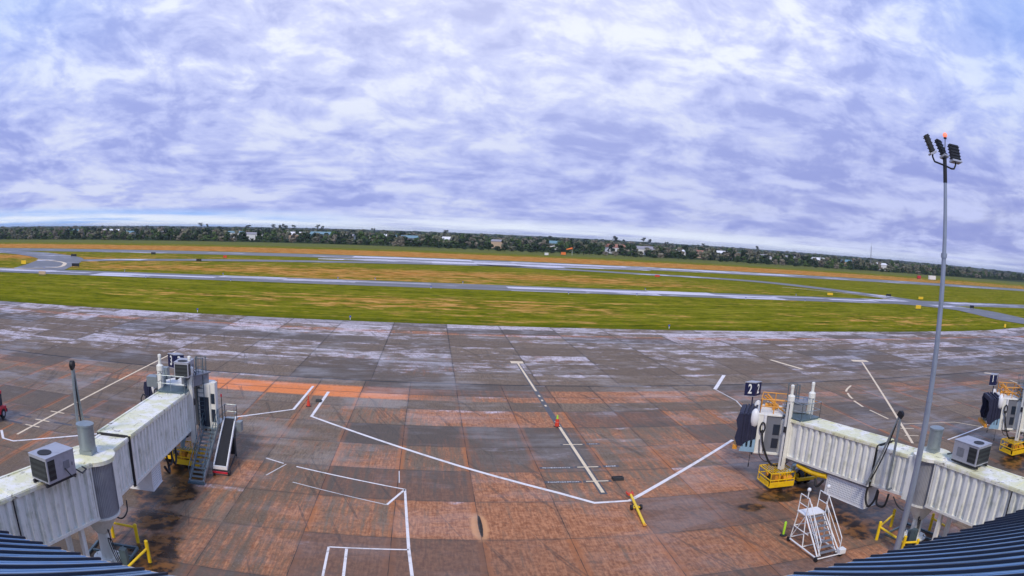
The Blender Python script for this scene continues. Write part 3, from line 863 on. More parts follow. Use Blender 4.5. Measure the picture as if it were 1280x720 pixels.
    for (hx, hy) in ((xa + .2, ya + .2), (xb - .2, ya + .2), (xa + .2, yb - .2), (xb - .2, yb - .2)):
        v.obox((hx, hy, zt_ + .001), (hx, hy, zb(hy) - .06), .07, .07)
    v.each('hanger', M['dark'], ub)
    sd_ = cfg['side']
    v = MB()
    v.path([(sd_ * .9, yb + .1, zt_ - .5), (sd_ * 1.05, yb + .5, zt_ - 1.0), (sd_ * .9, yb + .9, zt_ - .6)], .09, 8, 5)
    ya_s = ya; ya = ya if sd_ < 0 else yb + 2.6
    for k in range(2): v.path([(sd_ * .95, ya - .15 - .95 * k, zt_ + .2), (sd_ * 1.0, ya - .22 - .95 * k, zt_ - .5), (sd_ * 1.0, ya - .55 - .95 * k, zt_ - .95 + .3 * k), (sd_ * .95, ya - .9 - .95 * k, zt_ - .5), (sd_ * .9, ya - 1.0 - .95 * k, zt_ + .25)], .075, 8, 6)
    v.each('looped_hose', M['black'], root); ya = ya_s
    # yellow duct hose from the unit to the wheels
    v = MB(); ye = yb; yf = s1 - 1.1
    pts = [Vector((sd_ * (w / 2 - .25), ye + (yf - ye) * k / 10, zb(ye) - .40 - .14 * math.sin(PI * k / 10))) for k in range(11)]
    for k in range(10):
        v.tube(pts[k], pts[k + 1], .17, n=10)
        v.tube(pts[k] + (pts[k + 1] - pts[k]) * .45, pts[k] + (pts[k + 1] - pts[k]) * .55, .185, n=10)
    if cfg['duct']: v.build('air_duct_hose', M['yellow'], root, smooth=True)
    # lift columns with cross beam
    yc = s1 + .16; xc = w / 2 + .12
    for sx_ in (-1, 1):
        v = MB(); v.obox((sx_ * xc, yc, zb(s1) - .9), (sx_ * xc, yc, zt(s1) + 1.25), .36, .36, (0, 1, 0))
        v.lathe([(.24, zt(s1) + 1.26), (.26, zt(s1) + 1.28), (.26, zt(s1) + 1.62), (.18, zt(s1) + 1.68), (.11, zt(s1) + 1.72), (.11, zt(s1) + 2.15), (.13, zt(s1) + 2.17), (.13, zt(s1) + 2.35), (.02, zt(s1) + 2.40)], (sx_ * xc, yc, 0), 14)
        lc = v.build('lift_column', M['wall_white2'], root, bevel=.02)
        v = MB(); v.tube((sx_ * xc, yc, 1.0), (sx_ * xc, yc, zb(s1) - .9), .12, n=12)
        v.build('lift_screw', M['galv'], lc, smooth=True)
        v = MB(); v.tube((sx_ * (xc + .19), yc - .1, zb(s1) - .6), (sx_ * (xc + .19), yc - .1, zt(s1) + 1.1), .025, n=6); v.box(*sorted((sx_ * (xc + .19), sx_ * (xc + .27))), yc - .12, yc + .12, zt(s1) - .9, zt(s1) - .5)
        v.build('cable_conduit', M['dark'], lc)
    v = MB(); v.obox((-xc - .2, yc, .98), (xc + .2, yc, .98), .34, .30); v.obox((-xc, yc + .05, zb(s1) - .35), (xc, yc + .05, zb(s1) - .35), .25, .22)
    v.lathe([(.30, .62), (.30, .83)], (0, yc, 0), 14)
    v.build('cross_beam', M['steel_light'], root)
    # wheel carriage: yellow frame round two wheels
    C = T(0, yc, cfg['bog_az'])
    v = MB(C)
    def cage(mb, cx, hx, hy, z0, z1, r=.045):
        for zz_ in (z0, (z0 + z1) / 2, z1):
            for a, b_ in (((-hx, -hy), (hx, -hy)), ((hx, -hy), (hx, hy)), ((hx, hy), (-hx, hy)), ((-hx, hy), (-hx, -hy))):
                mb.obox((cx + a[0], a[1], zz_), (cx + b_[0], b_[1], zz_), r * 1.6, r * 1.6)
        for a in (-hx, -hx / 3, hx / 3, hx):
            for b_ in (-hy, hy): mb.obox((cx + a, b_, z0), (cx + a, b_, z1), r * 1.2, r * 1.2)
        for a in (-hx * .8, -hx * .6, -hx * .4, -hx * .2, 0, hx * .2, hx * .4, hx * .6, hx * .8): mb.obox((cx + a, -hy, z1 + .03), (cx + a, hy, z1 + .03), .05, .03)
    cage(v, cfg['cage_x'], .98, .98, .28, 1.28)
    # low loop frame on the other side
    q = -cfg['cage_x']
    for a, b_ in (((-.8, -.72), (.8, -.72)), ((.8, -.72), (.8, .72)), ((.8, .72), (-.8, .72)), ((-.8, .72), (-.8, -.72))):
        v.obox((q + a[0], a[1], .55), (q + b_[0], b_[1], .55), .16, .22)
    v.obox((-1.6, 0, .62), (1.6, 0, .62), .36, .26)
    cx_ = cfg['cage_x']; v.box(cx_ - .96, cx_ + .96, -1.02, -.90, .30, .62); v.box(cx_ + .1, cx_ + .96, -.5, .7, .75, 1.08); v.box(cx_ - .99, cx_ - .90, -.7, .7, .3, .6)
    bog = v.build('wheel_carriage', M['yellow'], root, bevel=.01)
    v = MB(C)
    for cx in (cfg['cage_x'] - .35, cfg['cage_x'] + .35, q - .3, q + .3):
        v.tube((cx - .16, 0, .50), (cx + .16, 0, .50), .50, n=24)
    v.each('wheel', M['black'], bog, smooth=True)
    v = MB(C)
    v.box(cfg['cage_x'] - .55, cfg['cage_x'] - .1, -.85, -.3, .5, 1.05); v.tube((cfg['cage_x'] + .1, -.75, .8), (cfg['cage_x'] + .8, -.75, .8), .2, n=12); v.tube((cfg['cage_x'] - .6, .45, .75), (cfg['cage_x'] + .5, .45, .75), .14, n=12)
    v.each('drive_motor', M['orange_frame'], bog, smooth=True)
    v = MB(); v.path([(sd_ * (w / 2 - .25), yf, zb(ye) - .40), (sd_ * .62, yf + .45, zb(ye) - .55), (sd_ * .35, s1 - .35, 1.35), (sd_ * .75, s1 - .1, 1.1)], .16, 10, 4); v.build('hose_coupling', M['lightblue'], bog, smooth=True)
    # roof platform over the end of the tunnel
    v = MB(); zp = zt(s1) + .16; y2 = s1 + .85; y1_ = s1 - .95
    v.box(-w / 2 - .05, w / 2 + .05, y1_, y2, zp - .06, zp)
    for yk in (y1_ + .02, y2 - .08): v.box(-w / 2 - .05, w / 2 + .05, yk, yk + .06, zp - .14, zp - .062)
    pf = v.build('roof_platform', M['galv_dark'], root)
    v = MB()
    rail(v, [(-w / 2, y1_, zp), (w / 2, y1_, zp), (w / 2, y2, zp)], 1.05); rail(v, [(-w / 2, y1_, zp), (-w / 2, y2, zp)], 1.05)
    v.build('guard_rail', M['galv'], pf)
    # caged ladder
    v = MB(); lx, ly = cfg['ladder']
    for s_ in (-.25, .25): v.tube((lx + s_, ly, zb(s1) + cfg['lz']), (lx + s_, ly, zp + 1.9), .025, n=6)
    zz_ = zb(s1) + cfg['lz'] + .2
    while zz_ < zp + 1.2: v.tube((lx - .25, ly, zz_), (lx + .25, ly, zz_), .018, n=5); zz_ += .3
    for hz in (zp - .2, zp + .45, zp + 1.1, zp + 1.85):
        v.path([(lx + .40 * math.cos(a_), ly + .42 + .42 * math.sin(a_), hz) for a_ in [PI * 2 * k / 12 for k in range(13)]], .02, 5)
    for k in range(7):
        a_ = PI * 2 * k / 7; v.tube((lx + .40 * math.cos(a_), ly + .42 + .42 * math.sin(a_), zp - .25), (lx + .40 * math.cos(a_), ly + .42 + .42 * math.sin(a_), zp + 1.9), .018, n=5)
    v.build('ladder_cage', M['galv_dark'], root)
    # cable hoist boom beside the tunnel mouth
    bx, by = cfg['boom']
    v = MB()
    p1, p2, top = Vector((bx, by, cfg['bz0'])), Vector((bx, by + cfg['bspan'], cfg['bz0'] - .2)), Vector((bx, by, cfg['bz1']))
    v.tube(p1, top, .085, n=10); v.tube(p2, top + Vector((0, .08, 0)), .07, n=10)
    v.obox((bx, by - .1, cfg['bz0']), (bx * .72, by - .1, cfg['bz0']), .1, .1); v.obox((bx, by + cfg['bspan'], cfg['bz0']), (bx * .72, by + cfg['bspan'], cfg['bz0']), .1, .1)
    bm_ = v.build('hoist_boom', M['galv'], root, smooth=True)
    v = MB(); v.tube(top + Vector((-.1, 0, .05)), top + Vector((.1, 0, .05)), .20, n=16); v.obox(top - Vector((0, .15, .08)), top + Vector((0, .2, .1)), .16, .3)
    v.path([top + Vector((0, .1, 0)), (bx, by + cfg['bspan'] * .4, cfg['bz0'] + 2.2), (bx, by + cfg['bspan'] * .8, cfg['bz0'] + .3)], .045, 6, 5)
    v.build('pulley_wheel', M['black'], bm_)
    # ---- cab
    cs = s1 + .25
    v = MB()   # vestibule
    zt1, zb1 = zt(s1) - .18, zb(s1) - .02
    v.box(-w / 2 + .12, w / 2 - .12, cs, cs + 1.0, zb1, zt1)
    vb = v.build('cab_vestibule', M['wall_white'], root)
    for s_ in (-1, 1):
        v = MB()
        v.box(*sorted((s_ * (w / 2 - .119), s_ * (w / 2 - .112))), cs + .03, cs + .97, zb1 + .09, zt1 - .09)
        for k in range(9):
            a_, b_ = sorted((s_ * (w / 2 - .118), s_ * (w / 2 - .07))); v.box(a_, b_, cs + .04 + k * .11, cs + .09 + k * .11, zb1 + .1, zt1 - .1)
        v.build('corrugation', M['wall_white2'], vb)
    K = T(0, cs + 1.9, cfg['cab_az'])     # cab frame, +y towards the aircraft
    v = MB(K)
    zc0, zc1 = zb1 + .05, zt1 + .12
    v.box(-1.5, 1.5, -1.0, 1.55, zc0 - .18, zc0)           # floor
    v.box(-1.5, 1.5, -1.0, 1.75, zc1, zc1 + .12)           # roof slab
    v.box(-1.42, 1.42, -.98, -.9, zc0, zc1)                # back
    v.box(1.40, 1.48, -.98, -.35, zc0, zc1); v.box(-1.48, -1.40, -.98, -.35, zc0, zc1)
    v.box(1.40, 1.48, .95, 1.5, zc0, zc1); v.box(-1.48, -1.40, .95, 1.5, zc0, zc1)
    cab = v.build('cab', M['wall_white2'], root, bevel=.015)
    for s_ in (-1, 1):
        a_, b_ = sorted((s_ * 1.36, s_ * 1.40))
        v = MB(K); v.box(a_, b_, -.349, .949, zc0, zc1 - .001); dr = v.build('door', M['doorgrey'], cab)
        a_, b_ = sorted((s_ * 1.401, s_ * 1.415))
        v = MB(K); v.box(a_, b_, -.15, .35, zc0 + .3, zc0 + 1.0); v.box(a_, b_, -.15, .35, zc0 + 1.25, zc0 + 2.0); v.each('window', M['glass'], cab)
        v = MB(K); v.tube((s_ * 1.52, .99, zc0 - .1), (s_ * 1.52, .99, zc1 + .1), .11, n=10); v.each('corner_post', M['white'], cab, smooth=True)
    # bellows: curved dark hoops stepping forward
    v = MB(K)
    nb = 7
    for k in range(nb):
        y_ = 1.55 + k * .16; bulge = .0 if k % 2 == 0 else .10
        top_ = zc1 + .05 - .02 * k + bulge; xo = 1.46 + bulge * .7; lean = .25 * math.sin(k / nb * 1.3)
        for s_ in (-1, 1):
            a_, b_ = sorted((s_ * (xo - .30), s_ * xo)); v.box(a_, b_, y_, y_ + .155, zc0 + .25, top_)
        v.box(-xo + .301, xo - .301, y_, y_ + .155, top_ - .35, top_)
    v.build('bellows', M['bellows'], cab)
    v = MB(K); yb_ = 1.56 + nb * .16
    for s_ in (-1, 1):
        prof = [(1.56, 0.26), (yb_ + .1, .26), (yb_ + .35, .8), (yb_ + .22, 1.5), (yb_ + .38, 2.1), (yb_ + .25, zc1 - zc0 - .05), (yb_ - .1, zc1 - zc0 + .02), (yb_ - .1, .5), (1.56, .5)]
        pts = [(s_ * (1.30 if i else 1.30), y_, zc0 + z_) for i, (y_, z_) in enumerate(prof)]
        pts2 = [(s_ * 1.50, y_, zc0 + z_) for y_, z_ in prof]
        nn = len(prof)
        fs = [tuple(range(nn)), tuple(range(2 * nn - 1, nn - 1, -1))] + [(i, i + nn, (i + 1) % nn + nn, (i + 1) % nn) for i in range(nn)]
        v.addv(pts + pts2, fs)
    v.box(-1.3, 1.3, yb_ - .08, yb_ + .22, zc1 - .35, zc1 + .02)
    v.build('bellows_cushion', M['bellows'], cab)
    v = MB(K)
    for s_ in (-1, 1):
        a_, b_ = sorted((s_ * 1.505, s_ * 1.53)); 
        pr = [(1.5, .0), (2.6, .0), (2.5, .35), (2.1, .75), (1.5, .95)]
        v.addv([(a_, y_, zc0 + z_ - .1) for y_, z_ in pr] + [(b_, y_, zc0 + z_ - .1) for y_, z_ in pr], [tuple(range(5)), tuple(range(9, 4, -1))] + [(i, i + 5, (i + 1) % 5 + 5, (i + 1) % 5) for i in range(5)])
    v.each('side_curtain', M['lightblue'], cab)
    v = MB(K)
    for s_ in (-1, 1): v.sphere((s_ * 1.35, 1.75, zc1 - .25), .34, 12, 8, 2.0)
    v.each('canopy_arm_cover', M['white'], cab, smooth=True)
    v = MB(K); v.box(-1.35, 1.35, yb_ + .1, yb_ + .42, zc0 - .05, zc0 + .24); v.build('bumper', M['orange_frame'], cab)
    v = MB(K)
    for s_ in (-1, 1):
        v.path([(s_ * 1.62, 1.1, zc0 + 1.6), (s_ * 1.72, 1.0, zc0 + .9), (s_ * 1.7, .75, zc0 + .2), (s_ * 1.62, .2, zc0 - .75), (s_ * 1.4, -.5, zc0 - .95), (s_ * 1.0, -1.1, zc0 - .7), (s_ * .8, -1.4, zc0 - .2)], .075, 8, 5)
        v.path([(s_ * 1.62, 1.2, zc0 + .9), (s_ * 1.66, 1.05, zc0 - .2), (s_ * 1.6, .6, zc0 - .65), (s_ * 1.5, .1, zc0 - .6)], .03, 6, 5)
        v.path([(s_ * 1.65, 1.1 + .17 * math.cos(a_), zc0 + 1.75 + .38 * math.sin(a_)) for a_ in [2 * PI * k / 12 for k in range(13)]], .06, 6)
        v.tube((s_ * 1.5, 1.75, zc0 - 1.15), (s_ * 1.5, 1.75, zc0 - .05), .02, n=5); v.tube((s_ * 1.5, 1.75, zc0 - 1.2), (s_ * 1.5, 1.75, zc0 - .95), .05, n=6)
    v.each('cable', M['black'], cab)
    # things fixed on the cab roof
    v = MB(K); zq = zc1 + .121
    v.box(-.95, .85, -1.85, -.75, zq + .15, zq + .85); v.box(-1.1, 1.0, -1.95, -.65, zq + .851, zq + .93)
    v.build('roof_machine_box', M['mach_grey'], cab, bevel=.01)
    if cfg['orange']:
        v = MB(K)
        rail(v, [(-1.2, -.5, zq), (-1.2, 1.45, zq), (1.2, 1.45, zq), (1.2, -.5, zq), (-1.2, -.5, zq)], .95, .04, 1, 1.0)
        v.obox((-1.1, -.4, zq + .1), (1.0, 1.3, zq + .75), .09, .09); v.obox((.3, -.5, zq + .95), (.2, -2.6, zq + .85), .07, .07); v.tube((-.1, 0, zq + .1), (.9, 1.1, zq + .9), .06, n=8); v.tube((.9, .2, zq + .12), (.9, 1.2, zq + .12), .14, n=10); v.tube((.2, .3, zq + .14), (.9, .3, zq + .14), .12, n=10)
        v.box(-.1, 1.1, .4, .62, zq + .02, zq + .12)
        v.build('roof_hoist_frame', M['orange_frame'], cab)
    v = MB(K); v.tube((1.1, .3, zq), (1.1, 1.1, zq + .32), .08, n=8); v.box(.5, .9, -.5, -.1, zq, zq + .3); v.build('roof_fitting', M['steel_light'], cab)
    # two-sided gate number sign on a post, an edge towards the terminal
    G = K @ Matrix.Translation((cfg['sign'][0], cfg['sign'][1], 0)) @ Matrix.Rotation(R(az + cfg['cab_az']), 4, 'Z')
    v = MB(G)
    zs = zc1 + .9
    sw, sh = .68, .92
    v.tube((0, 0, zc1 + .12), (0, 0, zs), .05, n=8)
    tri = [(0, -.28), (-sw, .10), (0, .48), (sw, .10)]
    v.prism(tri, zs, zs + sh)
    sg = v.build('gate_sign', M['blueblk'], cab)
    v = MB(G); v.prism([(x_ * 1.04, (y_ - .1) * 1.04 + .1) for x_, y_ in tri], zs + sh + .001, zs + sh + .06); v.prism([(x_ * 1.04, (y_ - .1) * 1.04 + .1) for x_, y_ in tri], zs - .05, zs - .001); v.each('sign_frame', M['steel_light'], sg)
    for s_ in (-1, 1):
        ang = math.atan2(.38, sw) * s_
        mx = G @ Matrix.Translation((s_ * sw / 2, -.09 - .004, zs + sh / 2)) @ Matrix.Rotation(ang, 4, 'Z') @ Matrix.Rotation(PI / 2, 4, 'X') @ Matrix.Diagonal((.62, 1, 1, 1))
        text_mesh(digit, .95, M['digit'], sg, mx)
    return root, zt, zb

cfg_right = dict(fsl=0.0, fseams=(7.0, 13.0), vent=(.1, .15), side=-1, outer=(4.0, 11.9), oz=5.10, osl=-.026, w=1.95, h=2.66,
                 box=(4.2, 7.9, -.72, .70), duct=True, bog_az=16, cage_x=-1.15, ladder=(.45, 13.0), lz=2.2, boom=(-1.55, 2.1), bz0=2.9, bz1=7.4, bspan=1.7,
                 cab_az=-44, orange=True, sign=(.6, 2.2))
jbR, ztR, zbR = jet_bridge((27.7, 26.9), -15.2, 169, 20.2, 5.32, cfg_right, 'white corrugated jet bridge behind the tall light mast, yellow wheel carriage under its cab', '2')
cfg_left = dict(cfg_right, fseams=(6.3, 12.5), side=1, outer=(3.45, 15.15), oz=5.60, osl=-.037, w=2.05, h=2.68, box=(7.0, 8.8, -1.15, .65), duct=False,
                bog_az=6, cage_x=.75, ladder=(1.5, 16.6), lz=.3, boom=(-1.55, 2.0), bz0=2.9, bz1=9.3, bspan=1.5, cab_az=-62, vent=(.0, -.1), fsl=0.0, sign=(.7, 1.5), orange=False)
jbL, ztL, zbL = jet_bridge((-16.1, 26.2), -4.1, 196.6, 19.6, 5.6, cfg_left, 'long white jet bridge on the left with metal stairs beside its cab', '3')
# third bridge, copied: only its cab end is in view
third = copy_tree(jbR); third.location = (53.3, 24.5, 0); third.rotation_euler.z -= R(2)
third['label'] = 'jet bridge cut off at the right edge, only its cab and yellow wheels in view'
for o in third.children_recursive:
    if o.name.startswith('number'):
        me = o.data
        mx_copy = o
# its own sign digit
def redigit(root, digit):
    for o in list(root.children_recursive):
        if o.name.startswith('number'):
            src = o.data
            co = [v.co.copy() for v in src.vertices]
            c = sum(co, Vector()) / len(co)
            nrm = Vector()
            for p in src.polygons: 
                if p.area > .01 and p.normal.y < 0: nrm = p.normal.copy()
            z = Vector((0, 0, 1)); xdir = z.cross(nrm).normalized()
            mx = Matrix(((xdir.x, 0, nrm.x, c.x), (xdir.y, 0, nrm.y, c.y), (0, 1, 0, c.z), (0, 0, 0, 1)))
            n = text_mesh(digit, .95, M['digit'], o.parent, mx @ Matrix.Diagonal((.62, 1, 1, 1)), 'number')
            bpy.data.objects.remove(o)
bpy.context.view_layer.update()
redigit(third, '1')

# extra roof machinery (bolted down, so parts of their bridges)
def on_bridge(root, az, X, Y, Z, az_obj):
    """frame in root's local space from world position and world azimuth"""
    lx, ly = X - root.location.x, Y - root.location.y
    a = R(az)
    x = lx * math.cos(a) - ly * math.sin(a); y = lx * math.sin(a) + ly * math.cos(a)
    return T(x, y, az_obj - az, Z)
ac_unit(jbL, on_bridge(jbL, -4.1, -15.95, 22.35, 5.66, 14), 1.25, 1.9, 1.25)
ac_unit(jbR, on_bridge(jbR, -15.2, 28.45, 24.2, 5.38, -8), 1.5, 2.0, 1.25)
ac_unit(third, on_bridge(third, -15.2, 54.05, 21.8, 5.38, -8), 1.5, 2.0, 1.25)
ac_unit(jbL, on_bridge(jbL, -4.1, -16.45, 41.5, 6.05, -4), 1.05, 1.5, 1.15)
# grey equipment boxes left of the far end of the left bridge
v = MB(on_bridge(jbL, -4.1, -18.9, 41.9, 0, -4)); v.box(-.7, .6, -.3, .5, 5.2, 5.9); v.box(0.1, .7, .55, 1.1, 5.6, 6.4)
v.each('equipment_box', M['galv'], jbL)
v = MB(on_bridge(jbL, -4.1, -19.5, 41.6, 0, -4))
v.path([(-.5, -.4, 2.4), (-.5, -.4, 4.4), (-.35, -.3, 4.7), (0, -.2, 4.5), (0, -.2, 3)], .05); v.path([(.6, -.4, 2.8), (.6, -.4, 4.9), (.9, -.3, 5.1), (1.2, -.2, 4.7), (1.2, -.2, 3)], .05, 6, 5)
v.each('hose_loop', M['dark'], jbL)
# open landing, panel wall and service stair on the left bridge
SL = on_bridge(jbL, -4.1, 0, 0, 0, 0)
v = MB(SL)
v.box(-16.0, -15.1, 42.9, 44.4, 2.2, 5.4); v.box(-15.1, -14.72, 43.0, 43.6, 2.3, 5.5)
wl = v.build('stair_head_wall', M['wall_white2'], jbL)
v = MB(SL); v.box(-15.05, -14.77, 42.97, 42.999, 4.05, 4.75); v.box(-15.05, -14.77, 42.97, 42.999, 2.75, 3.65); v.box(-15.9, -15.2, 42.87, 42.899, 2.4, 4.5); v.each('window', M['glass'], wl)
v = MB(SL)
zt_s, y0s, y1s = 2.55, 38.0, 43.3
n = 15
for s_ in (0, 1):
    xa = -15.35 + s_ * 1.0
    v.obox((xa, y0s, .12), (xa - .35, y1s, zt_s), .07, .26)
for k in range(n):
    f_ = (k + .5) / n; xx = -15.35 - .35 * f_; v.box(xx + .05, xx + .95, y0s + (y1s - y0s) * f_ - .13, y0s + (y1s - y0s) * f_ + .13, zt_s * f_ + .02, zt_s * f_ + .07)
v.box(-15.75, -14.6, y1s, y1s + 1.5, zt_s - .06, zt_s)
stair = v.build('service_stair', M['galv'], jbL)
v = MB(SL)
for s_ in (0, 1):
    xa = -15.35 + s_ * 1.0
    for hh in (.55, 1.05): v.tube((xa, y0s + .1, hh), (xa - .35, y1s, zt_s + hh), .026, n=6)
    for k in range(7):
        f_ = k / 6; v.tube((xa - .35 * f_, y0s + .1 + (y1s - y0s - .1) * f_, zt_s * f_ + .1), (xa - .35 * f_, y0s + .1 + (y1s - y0s - .1) * f_, zt_s * f_ + 1.05), .022, n=6)
rail(v, [(-14.62, y1s + .05, zt_s), (-14.62, y1s + 1.45, zt_s)], 1.05)
v.build('handrail', M['galv_dark'], stair)
v = MB(SL)
for s_ in (-15.55, -14.75): v.obox((s_, y1s + .5, .1), (s_, y1s + .5, zt_s - .06), .07, .07)
v.box(-15.45, -14.25, 37.85, 38.1, .0, .12)
v.each('stair_leg', M['galv_dark'], stair)

# ------------------------------------------------------------------ baggage slide beside the stair
def bag_slide():
    root = tag(empty('baggage_slide', (-13.7, 42.2, 0)), 'white sided black baggage slide standing right of the metal stairs', 'baggage slide')
    v = MB(); z0, z1, ya, yb = .55, 2.75, -2.1, 2.0
    v.obox((-.02, ya, z0), (-.35, yb, z1), .86, .05); v.build('belt', M['black'], root)
    v = MB()
    for s_ in (-1, 1):
        v.obox((-.02 + s_ * .48, ya, z0 + .04), (-.35 + s_ * .42, yb, z1 + .04), .08, .24)
    v.box(-.52, .5, ya - .16, ya + .0, z0 - .12, z0 + .10)
    v.build('side_rail', M['white'], root)
    v = MB(); v.box(-.55, .53, ya - .30, ya - .17, .20, .30); v.build('bumper', M['red'], root)
    v = MB()
    for s_ in (-1, 1):
        v.tube((s_ * .5, ya + .1, .2), (s_ * .62, ya + .1, .2), .2, n=14)
        v.tube((s_ * .30 - .3, yb - .2, .02), (s_ * .30 - .3, yb - .2, z1 - .1), .05, n=8)
    v.obox((-.5, ya + .1, .2), (.5, ya + .1, .2), .06, .06); v.obox((-.5, ya + .1, .2), (-.6, yb - .2, .3), .06, .06); v.obox((.5, ya + .1, .2), (0.0, yb - .2, .3), .06, .06)
    v.box(-.55, .05, yb - .6, yb - .2, .3, 1.5)
    v.build('wheel_frame', M['dark'], root)
    v = MB(); v.box(.25, .62, yb - .55, yb + .05, z1 - .75, z1 - .05); v.box(.12, .249, yb - .6, yb, z1 - 1.1, z1 - .3); v.build('control_box', M['galv'], root, bevel=.01)
    v = MB(); rail(v, [(.15, yb + .1, z1), (-.75, yb + .1, z1), (-.75, yb - .4, z1)], 1.0, .025, 1, .9); rail(v, [(.15, yb - .5, z1), (.15, yb + .1, z1)], 1.0, .025, 1, .6)
    v.box(-.75, .15, yb + .001, yb + .5, z1 - .05, z1)
    rl = v.build('guard_rail', M['galv'], root)
    v = MB(); v.tube((-.8, yb - .45, z1 - .3), (-.8, yb - .45, z1 + 1.65), .03, n=6); v.build('beacon_pole', M['dark'], root)
    v = MB(); v.tube((-.8, yb - .45, z1 + 1.651), (-.8, yb - .45, z1 + 1.85), .06, n=8); v.build('beacon', M['red'], root)
bag_slide()

# ------------------------------------------------------------------ yellow bollard guards
def guard(name_label, posts, rails, hts=None):
    root = tag(empty('bollard_guard', (posts[0][0], posts[0][1], 0)), name_label, 'guard rail', 'yellow pipe guards round the bridge columns')
    ox, oy = posts[0]
    for i, (x, y) in enumerate(posts):
        v = MB(); h = hts[i] if hts else 1.2
        v.lathe([(.105, 0), (.105, h - .04), (.06, h), (.01, h + .01)], (x - ox, y - oy, 0), 14)
        v.build('post', M['yellow2'], root, smooth=True)
    for a, b_, za, zb_ in rails:
        v = MB(); pa, pb = posts[a], posts[b_]; v.tube((pa[0] - ox, pa[1] - oy, za), (pb[0] - ox, pb[1] - oy, zb_), .07, n=10); v.build('rail', M['yellow2'], root, smooth=True)
guard('yellow pipe guard beside the right bridge column, behind the light mast', [(25.15, 27.75), (25.75, 25.7), (26.65, 25.35), (29.4, 27.15), (29.35, 25.5), (27.3, 29.0)], [(0, 1, .85, .5), (0, 5, .85, .85), (3, 4, .85, .85), (1, 2, .5, .5)], [1.2, .95, .7, 1.2, 1.2, 1.2])
guard('yellow pipe guard beside the left bridge column, above the blue roof', [(-13.82, 26.75), (-14.65, 25.0), (-16.9, 28.6), (-15.3, 28.6)], [(0, 1, .8, .15), (2, 3, .9, .9)], [1.25, .5, 1.1, 1.1])

# ------------------------------------------------------------------ rolling access stairs
def rolling_stairs():
    root = tag(empty('rolling_stairs', (20.7, 28.3, 0)), 'white rolling access stairs standing on the apron beside the light mast', 'rolling stairs')
    W_, ya, yb, zp = .78, -1.65, 1.6, 1.95
    v = MB(); r = .035
    for s_ in (-1, 1):
        v.tube((s_ * (W_ + .08), ya, .22), (s_ * (W_ + .08), yb, .22), r * 1.4, n=8)
        v.tube((s_ * W_, ya + .15, .28), (s_ * (W_ - .1), .55, zp), r * 1.3, n=8)        # stringer
        v.tube((s_ * W_, yb - .1, .22), (s_ * (W_ - .1), yb - .25, zp), r, n=8); v.tube((s_ * W_, .1, .22), (s_ * (W_ - .1), .55, zp), r, n=8)
        v.tube((s_ * (W_ + .02), yb - .1, .22), (s_ * (W_ - .1), .55, zp), r * .8, n=6); v.tube((s_ * W_, yb - .2, 1.05), (s_ * (W_ - .02), -.15, 1.05), r * .8, n=6)
    v.tube((-W_ - .08, ya, .22), (W_ + .08, ya, .22), r, n=8); v.tube((-W_ - .08, yb, .22), (W_ + .08, yb, .22), r, n=8); v.tube((-W_, yb - .2, 1.05), (W_, yb - .2, 1.05), r, n=8)
    v.tube((-W_ - .05, .1, .23), (W_ + .05, .1, .23), r, n=8)
    v.build('frame', M['white'], root, smooth=True)
    v = MB()
    n = 8
    for k in range(n):
        f_ = (k + .6) / n; v.box(-W_ + .22, W_ - .22, ya + .15 + (2.05) * f_ - .12, ya + .15 + 2.05 * f_ + .12, .28 + (zp - .28) * f_ - .03, .28 + (zp - .28) * f_)
    v.each('tread', M['mach_grey'], root)
    v = MB()
    for s_ in (-1, 1): v.tube((s_ * (W_ - .2), ya + .15, .28), (s_ * (W_ - .25), .5, zp - .02), .035, n=8)
    v.each('step_stringer', M['white'], root)
    v = MB(); v.box(-W_ + .05, W_ - .05, .5, yb - .15, zp - .02, zp + .03); v.build('platform', M['white'], root)
    v = MB()
    for s_ in (-1, 1):
        a = W_ - .08
        v.path([(s_ * (a + .05), ya + .1, .3), (s_ * (a + .05), ya + .15, 1.15), (s_ * a, .5, zp + 1.05), (s_ * a, .5, zp)], .03, 7)
        v.tube((s_ * (a + .05), ya + .12, .75), (s_ * a, .5, zp + .5), .025, n=6)
        v.path([(s_ * a, .5, zp + 1.05), (s_ * a, yb - .2, zp + 1.05), (s_ * a, yb - .2, zp)], .03, 7); v.tube((s_ * a, .5, zp + .52), (s_ * a, yb - .2, zp + .52), .024, n=6)
        v.tube((s_ * (W_ - .25), ya + .5, .6), (s_ * (W_ - .25), .4, zp + .75), .022, n=6)
    v.build('handrail', M['white'], root, smooth=True)
    v = MB()
    for s_ in (-1, 1):
        v.tube((s_ * (W_ - .08), yb - .9, zp + 1.0), (s_ * (W_ - .08), yb - .9, zp + 1.45), .035, n=7); v.sphere((s_ * (W_ - .08), yb - .9, zp + 1.52), .12, 12, 8)
    v.each('knob', M['white'], root, smooth=True)
    for (x, y) in ((-W_ - .1, ya + .1), (W_ + .1, ya + .1), (-W_ - .1, yb - .1), (W_ + .1, yb - .1)):
        v = MB(); v.tube((x - .05, y, .15), (x + .05, y, .15), .15, n=14); v.each('wheel', M['black'], root, smooth=True)
    v = MB(); v.box(W_ - .1, W_ + .35, ya - .1, ya + .3, .2, .5); v.build('tow_box', M['white'], root, bevel=.02)
    root.rotation_euler = (0, 0, R(3))
rolling_stairs()

